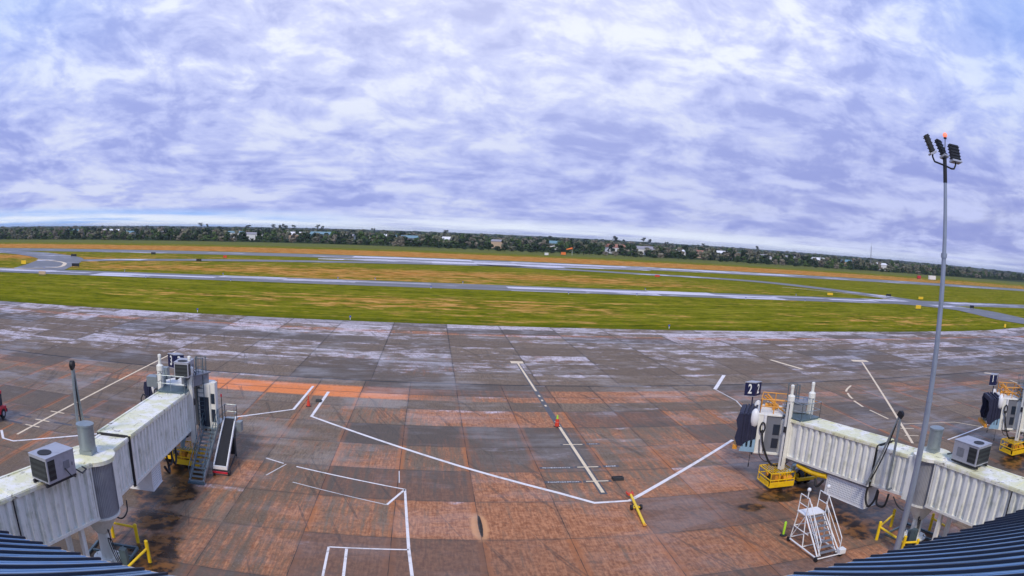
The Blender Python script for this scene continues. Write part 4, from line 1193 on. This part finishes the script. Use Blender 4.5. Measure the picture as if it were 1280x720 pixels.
# ------------------------------------------------------------------ tall light mast
def mast():
    H_ = 22.2
    root = tag(empty('light_mast', (25.0, 25.45, 0)), 'tall grey floodlight mast rising in front of the right jet bridge', 'light mast')
    v = MB(); v.tube((0, 0, .1), (0, 0, 9.0), .21, .175, 16); v.tube((0, 0, 8.9), (0, 0, 16.5), .165, .135, 16); v.tube((0, 0, 16.4), (0, 0, H_ - 1.1), .125, .095, 16); v.lathe([(.4, 0), (.4, .1), (.25, .14)], n=12)
    v.build('pole', M['mast'], root, smooth=True)
    v = MB()
    for z in (9.0, 16.45): v.tube((0, 0, z - .12), (0, 0, z + .12), .185, n=16)
    v.each('pole_collar', M['mast'], root)
    v = MB()
    zc = H_ - 1.12
    v.tube((0, 0, zc - .9), (0, 0, zc + .42), .12, n=10)
    v.path([(-1.0, 0, zc + .5), (-1.0, 0, zc + .3), (-.85, 0, zc + .08), (-.4, -.05, zc + .02), (0, -.05, zc - .02), (.5, -.05, zc - .10), (.78, 0, zc - .06), (.92, 0, zc + .15), (.95, 0, zc + .35)], .05, 8)
    v.build('lamp_arm', M['lamp_black'], root, smooth=True)
    def lamp(p, yaw, tilt, w, h):
        Mx = Matrix.Translation(p) @ Matrix.Rotation(R(yaw), 4, 'Z') @ Matrix.Rotation(R(tilt), 4, 'X')
        v = MB(Mx); v.box(-w / 2, w / 2, -.10, .10, 0, h)
        for k in range(5): v.box(-w / 2 - .03, w / 2 + .03, -.14, -.101, .05 + k * h / 5, .09 + k * h / 5); v.box(-w / 2 - .03, w / 2 + .03, .101, .15, .05 + k * h / 5, .09 + k * h / 5)
        fl_ = v.build('floodlight', M['lamp_black'], root)
        v = MB(Mx); v.box(-w / 2 - .02, w / 2 + .04, -.18, .22, -.12, -.02); v.build('lamp_base', M['steel_light'], fl_)
    lamp((-1.0, 0, zc + .56), 62, -24, .5, .92)
    lamp((-.05, 0, zc + .52), 20, -26, .52, .90)
    lamp((.95, 0, zc + .42), -4, -14, .70, .86)
    v = MB(); v.tube((0, 0, zc + .42), (.1, 0, zc + 1.42), .025, n=6); v.tube((.1, 0, zc + 1.42), (.1, 0, zc + 1.50), .10, n=12); v.build('beacon_stem', M['lamp_black'], root)
    v = MB(); v.sphere((.1, 0, zc + 1.62), .14, 14, 8); v.build('obstruction_light', M['beacon'], root, smooth=True)
mast()

# ------------------------------------------------------------------ small apron things
def traffic_cone(x, y, h, label, tall=False):
    root = tag(empty('traffic_cone', (x, y, 0), R(20)), label, 'traffic cone')
    v = MB(); v.box(-.24, .24, -.24, .24, 0, .05); v.build('base', M['black'], root, bevel=.02)
    v = MB(); v.lathe([(.19, .051), (.11, h * .55)] if tall else [(.20, .051), (.17, h * .5), (.13, h * .68)], n=16); v.build('cone', M['cone'], root, smooth=True)
    v = MB()
    if tall: v.lathe([(.05, h * .551), (.045, h)], n=12)
    else: v.lathe([(.10, h * .681), (.05, h)], n=12)
    v.build('tip', M['cone'] if tall else M['lime'], root, smooth=True)
    if not tall:
        v = MB(); v.lathe([(.176, h * .42), (.162, h * .52)], n=16); v.build('reflective_band', M['white'], root)
traffic_cone(10.95, 55.3, 1.02, 'orange cone with a lime green top on the centre line')
traffic_cone(-10.95, 59.3, .98, 'slim dark red cone between the two white line ends', True)
def chock(x, y, rz, w, label):
    root = tag(empty('wheel_chock', (x, y, 0), R(rz)), label, 'wheel chock')
    v = MB(); pr = [(-.12, 0), (.12, 0), (.05, .2), (-.05, .2)]
    for yo in (-.15, .15):
        v.addv([(-w / 2, yo + a, b_) for a, b_ in pr] + [(w / 2, yo + a, b_) for a, b_ in pr], [(0, 1, 2, 3), (7, 6, 5, 4)] + [(i, i + 4, (i + 1) % 4 + 4, (i + 1) % 4) for i in range(4)])
    v.build('block', M['black'], root)
    v = MB(); v.path([(w / 2 - .05, -.15, .2), (w / 2 + .08, 0, .1), (w / 2 - .05, .15, .2)], .02, 6); v.build('rope', M['dark'], root)
chock(12.75, 41.95, 2, .75, 'black wheel chock beside the lowest stop bar of the centre line')
chock(-10.3, 61.2, 5, .55, 'black wheel chock behind the slim dark red cone')
def delineator():
    root = tag(empty('marker_post', (19.85, 30.6, 0)), 'lime green marker post left of the white rolling stairs', 'marker post')
    v = MB(); v.lathe([(.22, 0), (.22, .05), (.1, .09)], n=16); v.build('base', M['black'], root)
    v = MB(); v.lathe([(.07, .091), (.075, .85), (.05, .9), (.01, .91)], n=14); v.build('post', M['lime'], root, smooth=True)
delineator()
def tow_bar():
    root = tag(empty('tow_bar', (12.45, 36.2, 0), 0), 'yellow aircraft tow bar lying at the bend of the white line', 'tow bar')
    a, b_ = Vector((.18, 2.1, .28)), Vector((-.22, -2.25, .12))
    v = MB(); v.tube(a, b_, .085, n=12); v.build('bar', M['yellow2'], root, smooth=True)
    v = MB(); v.obox(a, a + Vector((.03, .3, 0)), .34, .12); v.obox(a + Vector((-.17, .2, 0)), a + Vector((-.17, .5, .02)), .07, .12); v.obox(a + Vector((.2, .2, 0)), a + Vector((.2, .5, .02)), .07, .12); v.build('coupling_head', M['cone'], root)
    v = MB(); v.lathe([(.12, -.03), (.12, .03)], (b_.x, b_.y - .08, b_.z), 14); v.build('tow_eye', M['orange_frame'], root)
    m_ = a.lerp(b_, .42)
    v = MB(); v.obox(m_ + Vector((-.3, 0, -.06)), m_ + Vector((.3, 0, -.06)), .06, .06); v.obox(m_ + Vector((0, .3, 0)), m_ + Vector((-.26, 0, -.05)), .05, .05); v.obox(m_ + Vector((0, .3, 0)), m_ + Vector((.26, 0, -.05)), .05, .05); v.build('axle', M['yellow2'], root)
    for s_ in (-1, 1):
        v = MB(); v.tube(m_ + Vector((s_ * .3 - .06, 0, -.03)), m_ + Vector((s_ * .3 + .06, 0, -.03)), .17, n=16); v.each('wheel', M['black'], root, smooth=True)
tow_bar()
def red_tug():
    root = tag(empty('apron_vehicle', (-38.1, 43.3, 0), R(4)), 'red airport service vehicle cut off by the left edge of the frame', 'vehicle')
    v = MB(); v.box(-1.3, .98, -1.9, 1.9, .42, 1.0); v.box(-1.28, .95, -1.2, 1.5, 1.0, 1.12); v.box(-1.22, .90, -1.1, 1.4, 2.12, 2.4)
    for x in (-1.2, .82):
        for y in (-1.05, .15, 1.3): v.box(x, x + .08, y, y + .08, 1.321, 2.119)
    v.build('body', M['red'], root, bevel=.04)
    v = MB(); v.box(-1.14, .93, -.96, 1.29, 1.13, 2.11); v.each('window', M['glass'], root)
    for x in (-1.25, .75):
        for y in (-1.2, 1.2):
            v = MB(); v.tube((x, y, .42), (x + .26, y, .42), .42, n=20); w_ = v.each('wheel', M['black'], root, smooth=True)[0]
            v = MB(); xx = x + .261 if x > 0 else x - .02; v.tube((xx, y, .42), (xx + .02, y, .42), .2, n=14); v.build('hub', M['steel_light'], w_)
    v = MB(); v.box(-1.32, 1.0, -2.0, -1.901, .4, .7); v.box(-1.32, 1.0, 1.901, 2.0, .4, .7); v.each('bumper', M['dark'], root)
red_tug()

# ------------------------------------------------------------------ airfield signs and lights
msy = paint('yellow_sign_face', (.85, .55, .02), .4, 0, .1, streak=False)
mso = paint('orange_windsock_cloth', (.85, .20, .03), .7, 0, .1, streak=False)
mblue = paint('blue_taxiway_lens', (.03, .06, .6), .3, 0, .05, streak=False)
def airfield_sign(x, y, w, h, face, label, rz=0):
    w *= .66; h *= .75
    root = tag(empty('airfield_sign', (x, y, 0), R(rz)), label, 'airfield sign', 'low signs beside the taxiways')
    v = MB(); v.box(-w / 2, w / 2, -.12, .12, .3, .3 + h); v.build('sign_box', face, root, bevel=.03)
    v = MB()
    for s_ in (-.4, .4): v.box(w * s_ - .06, w * s_ + .06, -.05, .05, 0, .299)
    v.box(-w * .5, w * .5, -.3, .3, -.02, .03); v.each('leg', M['dark'], root)
airfield_sign(149.9, 221.5, 4.2, 1.2, msy, 'yellow sign at the tip of the grass wedge between the two taxiways')
airfield_sign(200.8, 219.0, 4.6, 1.4, msy, 'yellow sign above the taxiway junction, left of the mast')
airfield_sign(158.7, 174.1, 4.0, 1.6, msy, 'yellow sign below the taxiway junction, left of the mast')
airfield_sign(152.1, 123.2, 1.3, 1.3, msy, 'small yellow sign on the grass corner by the apron, right of the mast')
airfield_sign(190.2, 231, 4.6, 1.1, M['lamp_black'], 'black sign seen from behind on the upper side of the taxiway junction')
airfield_sign(200.1, 183.2, 4.0, 1.3, M['lamp_black'], 'black sign seen from behind on the right grass wedge below the taxiway')
airfield_sign(-142.3, 230.5, 6.0, 1.6, M['lamp_black'], 'black sign seen from behind at the left end of the middle grass')
airfield_sign(-131.1, 187.5, 5.0, 1.4, M['tan'], 'cream sign on the near side of the taxiway at far left')
airfield_sign(-190.9, 307, 6.0, 1.5, M['lamp_black'], 'black sign seen from behind where the far left taxiway bends')
airfield_sign(-175.9, 235, 4.5, 2.0, msy, 'yellow sign in the dry grass at the left edge')
airfield_sign(-105.7, 329, 3.0, 1.5, M['cone'], 'red sign by the upper left taxiway')
airfield_sign(-107.2, 292, 4.0, 1.3, M['lamp_black'], 'black sign on the dry middle grass below the upper taxiway')
airfield_sign(-158.3, 350, 4.5, 1.3, M['lamp_black'], 'black sign between the left taxiway bend and the runway')
airfield_sign(101.4, 296, 3.6, 1.2, M['cone'], 'dark red sign under the curved exit taxiway')
LIGHTS = []
def edge_light(x, y, i, label):
    if not LIGHTS:
        root = empty('taxiway_light', (x, y, 0)); v = MB(); v.tube((0, 0, -.05), (0, 0, .35), .07, n=8); v.build('stem', M['white'], root)
        v = MB(); v.sphere((0, 0, .5), .17, 10, 6); v.build('lens', mblue, root, smooth=True); LIGHTS.append(root)
    else:
        root = copy_tree(LIGHTS[0]); root.location = (x, y, 0)
    tag(root, label, 'taxiway light', 'blue edge lights along the taxiways')
for i, (x, y) in enumerate([(96.8, 193), (38.8, 190.2), (44.5, 121), (-44.5, 120.6), (-14.3, 120.2), (-18, 217.5)]):
    edge_light(x, y, i, ['blue edge light on the near side of the taxiway, right half', 'blue edge light on the near side of the taxiway, near the middle', 'edge light in the grass behind the apron edge, right of the centre line', 'edge light in the grass behind the apron edge, leftmost', 'edge light in the grass behind the apron edge, second from left', 'edge light on the far side of the taxiway'][i])
for x in (-150, -110, -70, -30, 10, 70, 130):
    edge_light(x, 216.0, 9, 'small edge light in the row along the far side of the taxiway')
for x in (-90, -60, 0, 60, 120):
    edge_light(x, 193.0, 9, 'small edge light in the row along the near side of the taxiway')
# windsock, approach units
def windsock():
    root = tag(empty('windsock', (126, 611, 0)), 'orange windsock in front of the distant tree line', 'windsock')
    v = MB(); v.tube((0, 0, 0), (0, 0, 6.6), .12, .08, 8); v.build('pole', M['white'], root)
    v = MB(); v.tube((0, 0, 6.2), (-5.5, 0, 4.9), .95, .45, 14, cap=False); v.tube((0, 0, 6.2), (-5.4, 0, 4.92), .9, .42, 14, cap=True); v.build('sock', mso, root)
windsock()
def far_box(x, y, w, h, mat, label):
    root = tag(empty('equipment_cabinet', (x, y, 0)), label, 'equipment cabinet'); v = MB(); v.box(-w / 2, w / 2, -1, 1, .4, h); v.box(-w / 2 - .1, w / 2 + .1, -1.1, 1.1, h + .001, h + .15); v.build('cabinet', mat, root, bevel=.05)
    v = MB(); v.box(-w * .4, -w * .3, -.8, .8, -.05, .399); v.box(w * .3, w * .4, -.8, .8, -.05, .399); v.each('leg', M['dark'], root)
far_box(115.2, 597, 4, 2.6, mso, 'orange cabinet left of the windsock')
far_box(94.2, 562, 3, 2.2, M['white'], 'white cabinet on the grass beyond the runway, left of the windsock')
far_box(461.4, 487, 10, 4.0, M['white'], 'white hut beyond the runway beside the light mast')
far_box(448, 494, 4, 3.0, M['red'], 'red cabinet beyond the runway beside the white hut')

# ------------------------------------------------------------------ trees
def leafmat(name, c1, c2):
    m, t, b = newmat(name)
    p = t.obj(); oi = t.node('ShaderNodeObjectInfo').outputs['Random']
    n = t.noise(p, .7, 3, .6)
    c = t.mix(t.ss(n, .35, .65), c1, c2)
    c = t.mix(t.mul(oi, .5), c, tuple(k * .55 for k in c1))
    t.put(b.inputs['Base Color'], c); b.inputs['Roughness'].default_value = .8; b.inputs['Specular IOR Level'].default_value = .2
    return m
LM = [leafmat('dark_green_leaves', (.020, .045, .014), (.055, .100, .022)), leafmat('mid_green_leaves', (.05, .10, .025), (.13, .20, .045)), leafmat('grey_olive_leaves', (.13, .14, .085), (.28, .28, .18)), leafmat('pine_needles', (.022, .040, .026), (.05, .075, .04)), leafmat('bare_brown_twigs', (.20, .17, .12), (.36, .33, .25)), leafmat('deep_green_leaves', (.012, .030, .012), (.035, .070, .02))]  # last entry is the darkest green foliage
m, t, b = newmat('bark'); n = t.noise(t.obj(), 3, 4); t.put(b.inputs['Base Color'], t.mix(n, (.05, .035, .025), (.13, .10, .075))); b.inputs['Roughness'].default_value = .9; BARK = m

def crown_arrays(rng, h, wid, nblob, nleaf, ls, low=.12, kind='broad'):
    V, F = [], []
    blobs = []
    for i in range(nblob):
        if kind == 'pine':
            blobs.append((rng.uniform(-wid, wid) * .45, rng.uniform(-wid, wid) * .45, h * rng.uniform(.72, 1.0), wid * rng.uniform(.22, .42), wid * rng.uniform(.12, .22)))
        else:
            z = h * rng.uniform(low + .1, .92); k = math.sin(PI * min(1, max(.18, (z / h - low) / (1 - low) * .8 + .18))) * wid * .62
            a = rng.uniform(0, 2 * PI)
            blobs.append((k * math.cos(a) * rng.uniform(.3, 1), k * math.sin(a) * rng.uniform(.3, 1), z, wid * rng.uniform(.22, .42), h * rng.uniform(.09, .17)))
    for i in range(nleaf):
        bx, by, bz, br, bh = blobs[rng.randrange(len(blobs))]
        th = rng.uniform(0, 2 * PI); u = rng.uniform(-1, 1); rr_ = rng.uniform(.55, 1.05)
        s_ = math.sqrt(1 - u * u)
        c = Vector((bx + br * rr_ * s_ * math.cos(th), by + br * rr_ * s_ * math.sin(th), max(.1, bz + bh * rr_ * u)))
        nrm = Vector((s_ * math.cos(th) + rng.uniform(-.5, .5), s_ * math.sin(th) + rng.uniform(-.5, .5), u + rng.uniform(-.3, .6))).normalized()
        a_ = nrm.orthogonal().normalized(); b_ = nrm.cross(a_); l = ls * rng.uniform(.6, 1.4)
        ph = rng.uniform(0, PI); a2 = a_ * math.cos(ph) + b_ * math.sin(ph); b2 = -a_ * math.sin(ph) + b_ * math.cos(ph)
        o = len(V)
        V += [tuple(c - a2 * l - b2 * l * .6), tuple(c + a2 * l - b2 * l * .5), tuple(c + a2 * l * .7 + b2 * l * .7), tuple(c - a2 * l * .6 + b2 * l * .8)]
        F.append((o, o + 1, o + 2, o + 3))
    return V, F
def make_tree(seed, h, wid, mat, nblob=11, nleaf=420, ls=.55, kind='broad'):
    rng = random.Random(seed)
    V, F = crown_arrays(rng, h, wid, nblob, nleaf, ls, kind=kind)
    root = empty('pine_tree' if kind == 'pine' else 'tree', (0, 0, 0))
    me = bpy.data.meshes.new('crown'); me.from_pydata(V, [], F); me.update(); me.materials.append(mat)
    c = bpy.data.objects.new('crown', me); COL.objects.link(c); c.parent = root
    v = MB(); lean = rng.uniform(-.03, .03) * h
    v.tube((0, 0, -.2), (lean, 0, h * .5), h * .028, h * .018, 7); v.tube((lean, 0, h * .49), (lean * 1.5, 0, h * .88), h * .018, h * .006, 6)
    for k in range(4):
        a = rng.uniform(0, 6.28); z = h * rng.uniform(.35, .7) if kind != 'pine' else h * rng.uniform(.7, .85)
        v.tube((lean, 0, z), (lean + wid * .4 * math.cos(a), wid * .4 * math.sin(a), z + h * .12), h * .010, h * .004, 5)
    v.build('trunk', BARK, root)
    return root
protos = [make_tree(11 + i, hh, ww, LM[mi_], kind='broad') for i, (hh, ww, mi_) in enumerate([(7.5, 5.0, 5), (5.5, 4.6, 5), (9.0, 5.2, 1), (5.8, 4.8, 0), (8.0, 4.4, 2), (6.4, 5.2, 4), (10, 6.4, 0)])]
pines = [make_tree(51 + i, hh, ww, LM[3], 8, 150, .5, 'pine') for i, (hh, ww) in enumerate([(20, 5.2), (18, 4.2), (21, 5.8)])]
used = set()
def plant(proto, x, y, rz, sc, label, cat, group):
    if proto.name not in used:
        used.add(proto.name); r_ = proto
    else:
        r_ = copy_tree(proto)
    r_.location = (x, y, 0); r_.rotation_euler = (0, 0, rz); r_.scale = (sc[0], sc[0], sc[1])
    tag(r_, label, cat, group)
    return r_
def front_y(x):
    pts = [(-900, 700), (-549, 676), (-284, 682), (-91, 694), (59, 640), (255, 650), (441, 642), (621, 668), (1085, 832), (1500, 960)]
    for (a, ya), (b_, yb) in zip(pts, pts[1:]):
        if a <= x <= b_: return ya + (yb - ya) * (x - a) / (b_ - a)
    return pts[0][1] if x < pts[0][0] else pts[-1][1]
rng = random.Random(3)
x = -730.0; cnt = 0
seg_names = [(-300, 'far left'), (-60, 'left of the middle'), (180, 'by the windsock'), (480, 'right of the windsock'), (2000, 'behind the light mast')]
while x < 1180 and cnt < 262:
    pi_ = rng.choice([0, 0, 0, 1, 1, 1, 2, 3, 3, 4, 5, 6])
    seg = next(n_ for a_, n_ in seg_names if x < a_)
    kind_ = ['dark green', 'dark green', 'mid green', 'mid green', 'grey olive', 'pale brown', 'wide dark'][pi_]
    hs = rng.uniform(.62, 1.12) * (1.0 if x < 620 else .9)
    plant(protos[pi_], x, front_y(x) + rng.uniform(-3, 9), rng.uniform(0, 6.28), (rng.uniform(.9, 1.35), hs), f'{kind_} tree in the front row of the tree line, {seg} stretch', 'tree', f'{kind_} trees of the front row, {seg}')
    x += rng.uniform(5.0, 9.5); cnt += 1
# tall pines standing above the woods
for i, (px_, py_) in enumerate([(-330, 1150), (-322, 1140), (-255, 1050), (-246, 1060), (-232, 1000), (-228, 1010), (-222, 1005), (-214, 1020), (-180, 1040), (-174, 1045), (-560, 1200), (-420, 1150), (-410, 1160),
                                (181, 1050), (288, 1060), (292, 1065), (300, 1050), (342, 1080), (352, 1080), (390, 1100), (440, 1050), (560, 1080), (-95, 1080), (20, 1120)]):
    side = 'left half' if px_ < 0 else 'right half'
    plant(pines[i % 3], px_, py_, i * 1.3, (1.0 + (i % 4) * .12, .92 + (i * 37 % 10) * .02), f'thin tall pine sticking up above the woods, {side}', 'pine tree', f'tall pines above the woods, {side}')

# the woods behind: too many to count
def woods():
    rng = random.Random(17)
    lib = []
    for i in range(6):
        V, F = crown_arrays(rng, 9.0 + (i % 3) * 1.5, 7.0, 8, 100, 1.3, low=.0)
        lib.append((np.array(V), np.array(F)))
    AV, AF, MI = [], [], []; off = 0
    n = 0
    ranges = [(720, 1000, 1500, 1.0), (1000, 1700, 1900, 1.5), (1700, 3400, 1600, 2.6), (3400, 9000, 1500, 6)]
    for (ya, yb, num, sc) in ranges:
        for k in range(num):
            az = rng.uniform(-.80, .98); d_ = math.sqrt(rng.uniform(ya * ya, yb * yb)) / max(.45, math.cos(az)) ** .6
            x_, y_ = d_ * math.sin(az), d_ * math.cos(az)
            if y_ < front_y(x_) + 12: continue
            V, F = lib[rng.randrange(6)]
            a = rng.uniform(0, 6.28); c_, s_ = math.cos(a), math.sin(a)
            hz = rng.uniform(.65, 1.2) * (1.0 if ya < 1500 else 1.12)
            W_ = np.stack([(V[:, 0] * c_ - V[:, 1] * s_) * sc + x_, (V[:, 0] * s_ + V[:, 1] * c_) * sc + y_, V[:, 2] * hz], 1)
            AV.append(W_); AF.append(F + off); off += len(V); MI.append(np.full(len(F), rng.choice([0, 5, 1, 2, 2, 4] if ya < 1500 else [0, 1, 2, 0])))
    AV = np.concatenate(AV); AF = np.concatenate(AF); MI = np.concatenate(MI)
    me = bpy.data.meshes.new('woodland')
    me.vertices.add(len(AV)); me.vertices.foreach_set('co', AV.ravel().astype(np.float32))
    me.loops.add(AF.size); me.loops.foreach_set('vertex_index', AF.ravel().astype(np.int32))
    me.polygons.add(len(AF)); me.polygons.foreach_set('loop_start', (np.arange(len(AF)) * 4).astype(np.int32))
    me.polygons.foreach_set('material_index', MI.astype(np.int32))
    me.update(calc_edges=True); me.validate()
    for m_ in LM: me.materials.append(m_)
    o = bpy.data.objects.new('woodland', me); COL.objects.link(o)
    tag(o, 'wooded flat land running to the horizon behind the tree line', 'woodland', None, 'stuff')
woods()

# ------------------------------------------------------------------ houses among the trees
def house(x, y, w, d_, h, rh, wm, rm, rz, label, name='house'):
    root = tag(empty(name, (x, y, 0), R(rz)), label, 'building', 'buildings among the distant trees')
    v = MB(); v.box(-w / 2, w / 2, -d_ / 2, d_ / 2, 0, h); v.build('wall', wm, root)
    v = MB(); v.addv([(-w / 2 - .5, -d_ / 2 - .5, h), (w / 2 + .5, -d_ / 2 - .5, h), (w / 2 + .5, d_ / 2 + .5, h), (-w / 2 - .5, d_ / 2 + .5, h), (-w / 2 - .5, 0, h + rh), (w / 2 + .5, 0, h + rh)],
                     [(0, 1, 5, 4), (2, 3, 4, 5), (0, 4, 3), (1, 2, 5), (3, 2, 1, 0)]); v.build('roof', rm, root)
    v = MB()
    k = -w / 2 + 1.5
    while k < w / 2 - 2: v.box(k, k + 1.2, -d_ / 2 - .05, -d_ / 2 - .002, 1.0, min(h - .5, 2.4)); k += 3.4
    v.each('window', M['glass'], root)
hw, hc = M['white'], M['tan']
hb = paint('blue_green_metal_roof', (.16, .30, .34), .4, .2, .1, streak=False); hg = paint('grey_shingle_roof', (.30, .29, .32), .7, 0, .2, streak=False); hr = paint('brown_red_roof', (.34, .15, .10), .7, 0, .2, streak=False)
house(-166, 800, 26, 12, 7.5, 3.5, hc, hw, 8, 'wide house with a white roof among the trees at left')
house(-140, 860, 34, 16, 8.5, 3, hb, hb, -5, 'long blue green roof behind the white roofed house', 'shed')
house(-255, 830, 26, 14, 8.2, 2, hw, hb, 4, 'low shed with a pale green roof among the trees at left', 'shed')
house(-480, 900, 40, 16, 8.5, 2.5, hw, hw, 0, 'long white building among the trees near the left edge', 'shed')
house(-33, 800, 30, 16, 7.5, 3, hg, hb, 6, 'blue grey roofed building left of the middle of the tree line')
house(213, 780, 22, 12, 7.0, 4, hw, hr, 12, 'house with a brown red roof right of the windsock')
house(250, 790, 28, 13, 7.0, 3.5, hw, hg, 0, 'grey roofed white house among the trees right of the windsock')
house(330, 780, 24, 12, 6.5, 3, hc, hr, -8, 'tan house with a red roof among the trees on the right')
house(352, 770, 26, 14, 7.5, 3.2, hw, hw, 0, 'white gabled house among the trees on the right')
house(430, 800, 22, 12, 6.5, 3, hw, hg, 4, 'small grey roofed house nearest the radio mast')
rg = random.Random(5)
for i, x_ in enumerate((-520, -400, -360, -215, -110, -60, 20, 75, 150, 300, 395, 470, 520, 560, 610)):
    y_ = front_y(x_) + rg.uniform(95, 190); side = 'left half' if x_ < 60 else 'right half'
    house(x_, y_, rg.uniform(14, 24), 11, rg.uniform(6.5, 8.2), rg.uniform(2, 3.5), rg.choice([hw, hc]), rg.choice([hw, hg, hw, hb]), rg.uniform(-20, 20), f'small pale building half hidden in the woods, {side}')
def radio_mast():
    root = tag(empty('radio_mast', (663, 861, 0)), 'thin lattice radio mast above the trees left of the light mast', 'radio mast')
    v = MB(); H_ = 34
    for k in range(3):
        a = k * 2.094; v.tube((1.1 * math.cos(a), 1.1 * math.sin(a), 0), (.35 * math.cos(a), .35 * math.sin(a), H_), .16, n=5)
    for z in range(0, H_ - 2, 2):
        for k in range(3):
            a, a2 = k * 2.094, (k + 1) * 2.094; r1, r2 = 1.1 - .75 * z / H_, 1.1 - .75 * (z + 2) / H_
            v.tube((r1 * math.cos(a), r1 * math.sin(a), z), (r2 * math.cos(a2), r2 * math.sin(a2), z + 2), .09, n=4)
    v.build('lattice', M['mach_grey'], root)
    v = MB(); v.tube((0, 0, H_), (0, 0, H_ + 5), .15, n=5); v.build('antenna', M['mach_grey'], root)
radio_mast()

# ------------------------------------------------------------------ thin damp air: far woods fade to blue
hm = bpy.data.materials.new('haze_air'); hm.use_nodes = True
hn = hm.node_tree; hn.nodes.remove(hn.nodes['Principled BSDF'])
pv = hn.nodes.new('ShaderNodeVolumePrincipled'); pv.inputs['Color'].default_value = (.78, .86, 1.0, 1); pv.inputs['Density'].default_value = HAZE; pv.inputs['Anisotropy'].default_value = .2
hn.links.new(pv.outputs[0], hn.nodes['Material Output'].inputs['Volume'])
v = MB(); v.box(-12000, 12000, -900, 12000, -1.1, 46); ho = v.build('haze', hm); ho['kind'] = 'stuff'

# remove prototypes that were never planted
for p_ in protos + pines:
    if p_.name not in used:
        for c_ in list(p_.children): bpy.data.objects.remove(c_)
        bpy.data.objects.remove(p_)
print('objects', len(bpy.data.objects))
